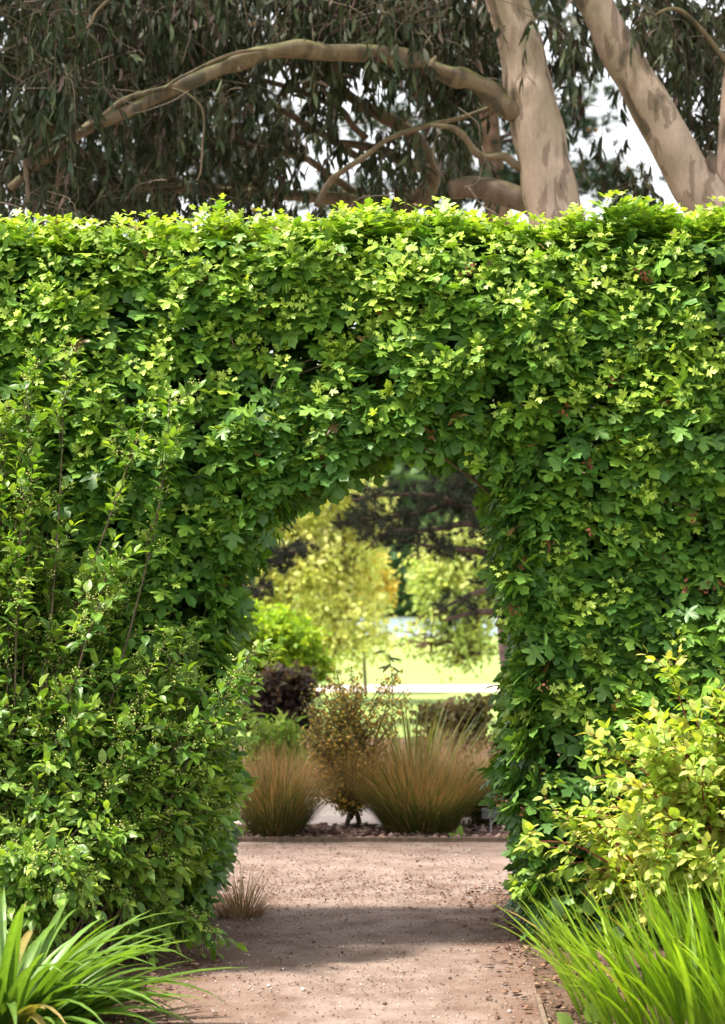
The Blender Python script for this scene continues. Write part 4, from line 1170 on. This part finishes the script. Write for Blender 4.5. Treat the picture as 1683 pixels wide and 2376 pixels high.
# ------------------------------------------------------------------ the shrubs in front of the hedge
def shrub(O, r, targets, bases, leafsize, cols, twig_n, twig_len, node_gap, stem_r, flowers=0.0, fcols=None, droop=0.35, stem_geo=None, stem_names=None, young=None, centre=None):
    """arching stems to the targets, side twigs with opposite leaves, optional small flower clusters"""
    L = Leaves(); FL = Leaves(); g = Geo(); stems = []
    for tgt, b0 in zip(targets, bases):
        ctrl = b0 * 0.45 + tgt * 0.55 + A(0, 0, 0.22) + r.normal(0, 0.06, 3)
        V, F = tube([b0, (b0 + ctrl) / 2 + r.normal(0, 0.02, 3), (ctrl * 2 + tgt) / 3, tgt], [stem_r, stem_r * 0.75, stem_r * 0.5, stem_r * 0.2], 5, 5)
        stems.append((V, F))
        ln = np.linalg.norm(tgt - b0)
        for k in range(twig_n + 1):
            t = 1.0 if k == twig_n else r.uniform(0.30, 1.0)
            p = (1 - t) ** 2 * b0 + 2 * t * (1 - t) * ctrl + t * t * tgt
            out = norm(p - centre)
            tg = norm(2 * (1 - t) * (ctrl - b0) + 2 * t * (tgt - ctrl))
            d = norm(tg * 0.6 + out * 0.55 + r.normal(0, 0.45, 3) + A(0, 0, 0.15))
            tl = r.uniform(*twig_len)
            e = p + d * tl + A(0, 0, -0.03)
            V, F = tube([p, (p + e) / 2 + A(0, 0, 0.012), e], [stem_r * 0.28, stem_r * 0.2, stem_r * 0.1], 4, 3)
            g.add(V, F, A(0, 0, 0))
            m = max(2, int(tl / node_gap))
            s1 = norm(np.cross(d, A(0, 0, 1) + r.normal(0, 0.3, 3))); s2 = np.cross(d, s1)
            yb = r.uniform()
            for j in range(m + 1):
                u = (j + 0.6) / (m + 0.6)
                q = p + (e - p) * u
                for sg in (-1, 1):
                    sd = (s1 if j % 2 == 0 else s2) * sg
                    T = norm(sd * (0.85 - 0.45 * u) + d * (0.35 + 0.5 * u) - A(0, 0, 1) * r.uniform(0, droop * 2) + r.normal(0, 0.15, 3))
                    N = norm(A(0, 0, 0.9) + out * 0.45 + r.normal(0, 0.3, 3))
                    s = leafsize * r.uniform(0.6, 1.15) * (1 - 0.30 * u)
                    k_ = np.clip(u * 0.55 + yb * 0.5 + r.normal(0, 0.12), 0, 0.999) * (len(cols) - 1)
                    c0 = A(*cols[int(k_)]); c1 = A(*cols[int(k_) + 1])
                    c = (c0 + (c1 - c0) * (k_ - int(k_))) * r.uniform(0.8, 1.2)
                    L.add(q + T * 0.008, T, N, s, c)
                    if flowers and r.uniform() < flowers:
                        fc = q + sd * 0.02 + A(0, 0, 0.012)
                        for w_ in range(r.integers(5, 11)):
                            FL.add(fc + r.normal(0, 0.013, 3), r.normal(size=3), r.normal(size=3), r.uniform(0.003, 0.0055), A(*fcols[r.integers(0, len(fcols))]) * r.uniform(0.7, 1.2))
    return L, FL, g, stems

rng = np.random.default_rng(81)
# big spindle shrub on the left
O = A(-1.55, 8.45, 0.0)
prof_x = [-2.7, -2.1, -1.72, -1.52, -1.34, -1.18, -1.05, -0.88, -0.74, -0.66]
prof_z = [2.3, 2.45, 2.50, 2.36, 2.05, 1.66, 1.5, 1.42, 1.25, 0.9]
tg, bs = [], []
while len(tg) < 230:
    x = rng.uniform(-2.6, -0.68); zt = np.interp(x, prof_x, prof_z)
    zz = zt * rng.uniform(0.03, 1.0) ** 0.85
    if (x > -0.95 and zz < 0.62) or (x > -1.15 and zz < 0.36): continue
    # bulging outline: deepest in front at mid height
    y = rng.uniform(8.08, 8.82) if zz < 1.5 else rng.uniform(8.15, 8.85)
    if x > -0.9 and zz < 0.9: y = rng.uniform(8.4, 9.0)
    if x > -1.1: y = rng.uniform(8.5, 8.95)
    elif zz > 1.1: y = rng.uniform(8.55, 8.92)
    elif zz > 0.7: y = rng.uniform(8.35, 8.85)
    t_ = A(x, y, max(zz, 0.10)); tg.append(t_)
    bs.append(A(O[0] + np.clip((x - O[0]) * 0.35, -0.5, 0.45) + rng.normal(0, 0.06), 8.45 + rng.normal(0, 0.08), 0.0))
for px, py, dd in ((395, 950, 8.7), (330, 990, 8.65), (150, 860, 8.7), (60, 880, 8.7), (570, 1530, 8.6), (540, 1600, 8.6), (250, 1330, 8.25), (440, 2120, 8.6)):
    tg.append(at(px, py, dd)); bs.append(A(O[0] + rng.normal(0, 0.15) + (0.3 if px > 450 else 0), 8.45, 0.0))
LCOL = [(0.055, 0.135, 0.026), (0.095, 0.205, 0.032), (0.16, 0.285, 0.04), (0.27, 0.39, 0.06)]
L, FL, g, st = shrub(O, rng, tg, bs, 0.088, LCOL, 17, (0.10, 0.24), 0.046, 0.008, 0.30, [(0.42, 0.48, 0.12), (0.52, 0.52, 0.16), (0.32, 0.42, 0.08)], centre=A(-1.5, 8.85, 0.8))
root = empty('spindle_shrub', O, 'large loose green shrub with tiny pale flower clusters, left in front of the hedge', 'shrub')
for V, F in st: obj('stem', mesh_of('stem', V - O, F, M_TWIG), root)
obj('twigs', g.mesh('twigs', M_TWIG, O), root, kind='stuff')
leaf_thing(root, O, L.arrays(), OVAL, M_SOFT, rng, 300)
gg = Geo(); gg.add(*place(BLOB, *FL.arrays())); obj('flower_clusters', gg.mesh('flower_clusters', M_FLOWER, O), root, kind='stuff')

# golden dogwood on the right
O = A(1.75, 8.15, 0.0)
prof_x = [0.60, 0.72, 0.85, 1.0, 1.15, 1.35, 1.7, 2.4]
prof_z = [0.50, 0.64, 0.72, 0.92, 1.06, 1.12, 1.18, 1.15]
tg, bs = [], []
while len(tg) < 145:
    x = rng.uniform(1.03, 2.4); zt = np.interp(x, prof_x, prof_z) * 0.97
    zz = zt * rng.uniform(0.12, 1.0) ** 0.65
    if x < 1.1 and zz < 0.55: continue
    y = rng.uniform(7.65, 8.45) if x > 1.0 else rng.uniform(7.85, 8.4)
    tg.append(A(x, y, max(zz, 0.15)))
    bs.append(A(O[0] + np.clip((x - O[0]) * 0.35, -0.45, 0.4) + rng.normal(0, 0.05), 8.15 + rng.normal(0, 0.08), 0.0))
for px, py, dd in ((1560, 1570, 8.2), (1675, 1620, 8.1), (1230, 1950, 8.0), (1410, 1740, 8.1), (1300, 1900, 8.1)):
    tg.append(at(px, py, dd)); bs.append(A(O[0] - 0.2, 8.15, 0.0))
GCOL = [(0.17, 0.30, 0.035), (0.27, 0.40, 0.05), (0.36, 0.46, 0.075), (0.48, 0.46, 0.13)]
L, FL, g, st = shrub(O, rng, tg, bs, 0.072, GCOL, 12, (0.08, 0.19), 0.042, 0.009, centre=A(1.75, 8.35, 0.4))
root = empty('golden_dogwood', O, 'golden yellow leaved shrub with dark red stems, right in front of the hedge', 'shrub')
for V, F in st: obj('stem', mesh_of('stem', V - O, F, M_REDTWIG), root)
obj('twigs', g.mesh('twigs', M_REDTWIG, O), root, kind='stuff')
leaf_thing(root, O, L.arrays(), ROUNDISH, M_SOFT, rng, 300)

# ------------------------------------------------------------------ strap leaved clumps at the bottom corners
rng = np.random.default_rng(91)
O = A(-1.35, 7.25, 0.004)
n = 190
a = rng.uniform(0, 6.283, n); q = np.sqrt(rng.uniform(0, 1, n))
roots = np.stack([np.cos(a) * q * 0.24, np.sin(a) * q * 0.20, np.zeros(n)], 1)
V, F, C = blades(rng, roots, a + rng.normal(0, 0.4, n), rng.uniform(0.48, 0.82, n), np.radians(78 - 42 * q - rng.uniform(0, 18, n)), np.radians(rng.uniform(25, 95, n)), rng.uniform(0.030, 0.050, n), 8, 0.22,
                 A(0.078, 0.155, 0.025) * rng.uniform(0.7, 1.2, (n, 1)), np.where(rng.uniform(0, 1, (n, 1)) < 0.05, A(0.36, 0.25, 0.10), A(0.12, 0.22, 0.036) * rng.uniform(0.7, 1.3, (n, 1))))
strap_plant('strap_leaf_clump', 'clump of broad arching green strap leaves in the lower left corner beside the path', 'plant', O, V, F, C, M_BLADE)
O = A(1.49, 7.32, 0.004)
n = 640
x = rng.uniform(-0.66, 0.75, n); y = rng.uniform(-0.42, 0.25, n)
a = np.arctan2(y * 0.8 + rng.normal(0, 0.25, n), x + rng.normal(-0.1, 0.22, n))
q = np.clip(np.hypot(x / 0.7, y / 0.35), 0, 1.2)
V, F, C = blades(rng, np.stack([x, y, np.zeros(n)], 1), a, rng.uniform(0.36, 0.66, n), np.radians(89 - 17 * q - rng.uniform(0, 9, n)), np.radians(rng.uniform(4, 58, n) * (0.3 + q * 0.6)), rng.uniform(0.014, 0.026, n), 7, 0.22,
                 A(0.15, 0.28, 0.02) * rng.uniform(0.6, 1.2, (n, 1)), np.where(rng.uniform(0, 1, (n, 1)) < 0.05, A(0.42, 0.32, 0.12), A(0.25, 0.40, 0.035) * rng.uniform(0.65, 1.3, (n, 1))))
order = np.argsort(y)
strap_plant('grassy_clump', 'dense clump of narrow bright green blades in the lower right corner', 'plant', O, V[order], F, C[order], M_BLADE)

def few_leaves(name, label, O, spec, col, tm=ROUNDISH[0], stem=True):
    root = empty(name, O, label, 'plant')
    for (ax, ay, az_, s, dist) in spec:
        t = norm(A(ax, ay, az_))
        if stem:
            V, F = tube([A(0, 0, 0), t * dist * 0.5 + A(0, 0, 0.02), t * dist], [0.003, 0.0025, 0.002], 5, 3)
            obj('stem', mesh_of('stem', V, F, M_SOFT, np.tile(A(0.15, 0.24, 0.06), (len(V), 1))), root)
        lf = obj('leaf', mesh_of('leaf', *tm[:2], M_SOFT, np.tile(A(*col) * rng.uniform(0.85, 1.15), (len(tm[0]), 1))), root)
        X, T_, N_ = frames(t[None] + A(0, 0, -0.15), A(0.1, -0.75, 0.65)[None])
        M = Matrix.Identity(4)
        for q in range(3): M[q][0], M[q][1], M[q][2], M[q][3] = X[0][q] * s, T_[0][q] * s, N_[0][q] * s, (t * dist)[q]
        lf.matrix_local = M
few_leaves('seedling', 'small seedling with rounded light green leaves at the bottom beside the bright blades', A(0.80, 6.95, 0.004), [(0.15, -0.2, 1, 0.085, 0.10), (-0.55, -0.2, 0.8, 0.09, 0.09), (0.7, 0, 0.5, 0.07, 0.08), (-0.1, -0.9, 0.4, 0.06, 0.06)], (0.22, 0.34, 0.09))
few_leaves('broad_leaf_plant', 'grey green broad leaves low between the hedge and the bright blades', A(0.94, 8.35, 0.004), [(-0.7, -0.3, 0.9, 0.13, 0.22), (0.1, -0.3, 1, 0.12, 0.27), (-0.35, -0.4, 0.8, 0.11, 0.17), (0.6, -0.4, 0.8, 0.12, 0.2), (-0.4, 0.1, 1.2, 0.10, 0.25)], (0.10, 0.18, 0.085), OVAL[0])
# low weeds creeping over the left edge of the path
L = Leaves()
for i in range(900):
    c = A(-0.98 + rng.normal(0, 0.13), 7.0 + rng.normal(0, 0.22), 0.012 + abs(rng.normal(0, 0.012)))
    L.add(c, rng.normal(size=3) * A(1, 1, 0.4), A(0, 0, 1) + rng.normal(0, 0.4, 3), rng.uniform(0.012, 0.03), A(0.10, 0.17, 0.035) * rng.uniform(0.6, 1.3))
g = Geo(); g.add(*place(RHOMB[0], *L.arrays()))
tag(obj('creeping_weeds', g.mesh('creeping_weeds', M_SOFT), kind='stuff'), 'low green weeds creeping over the path beside the left strap leaves', 'weeds')
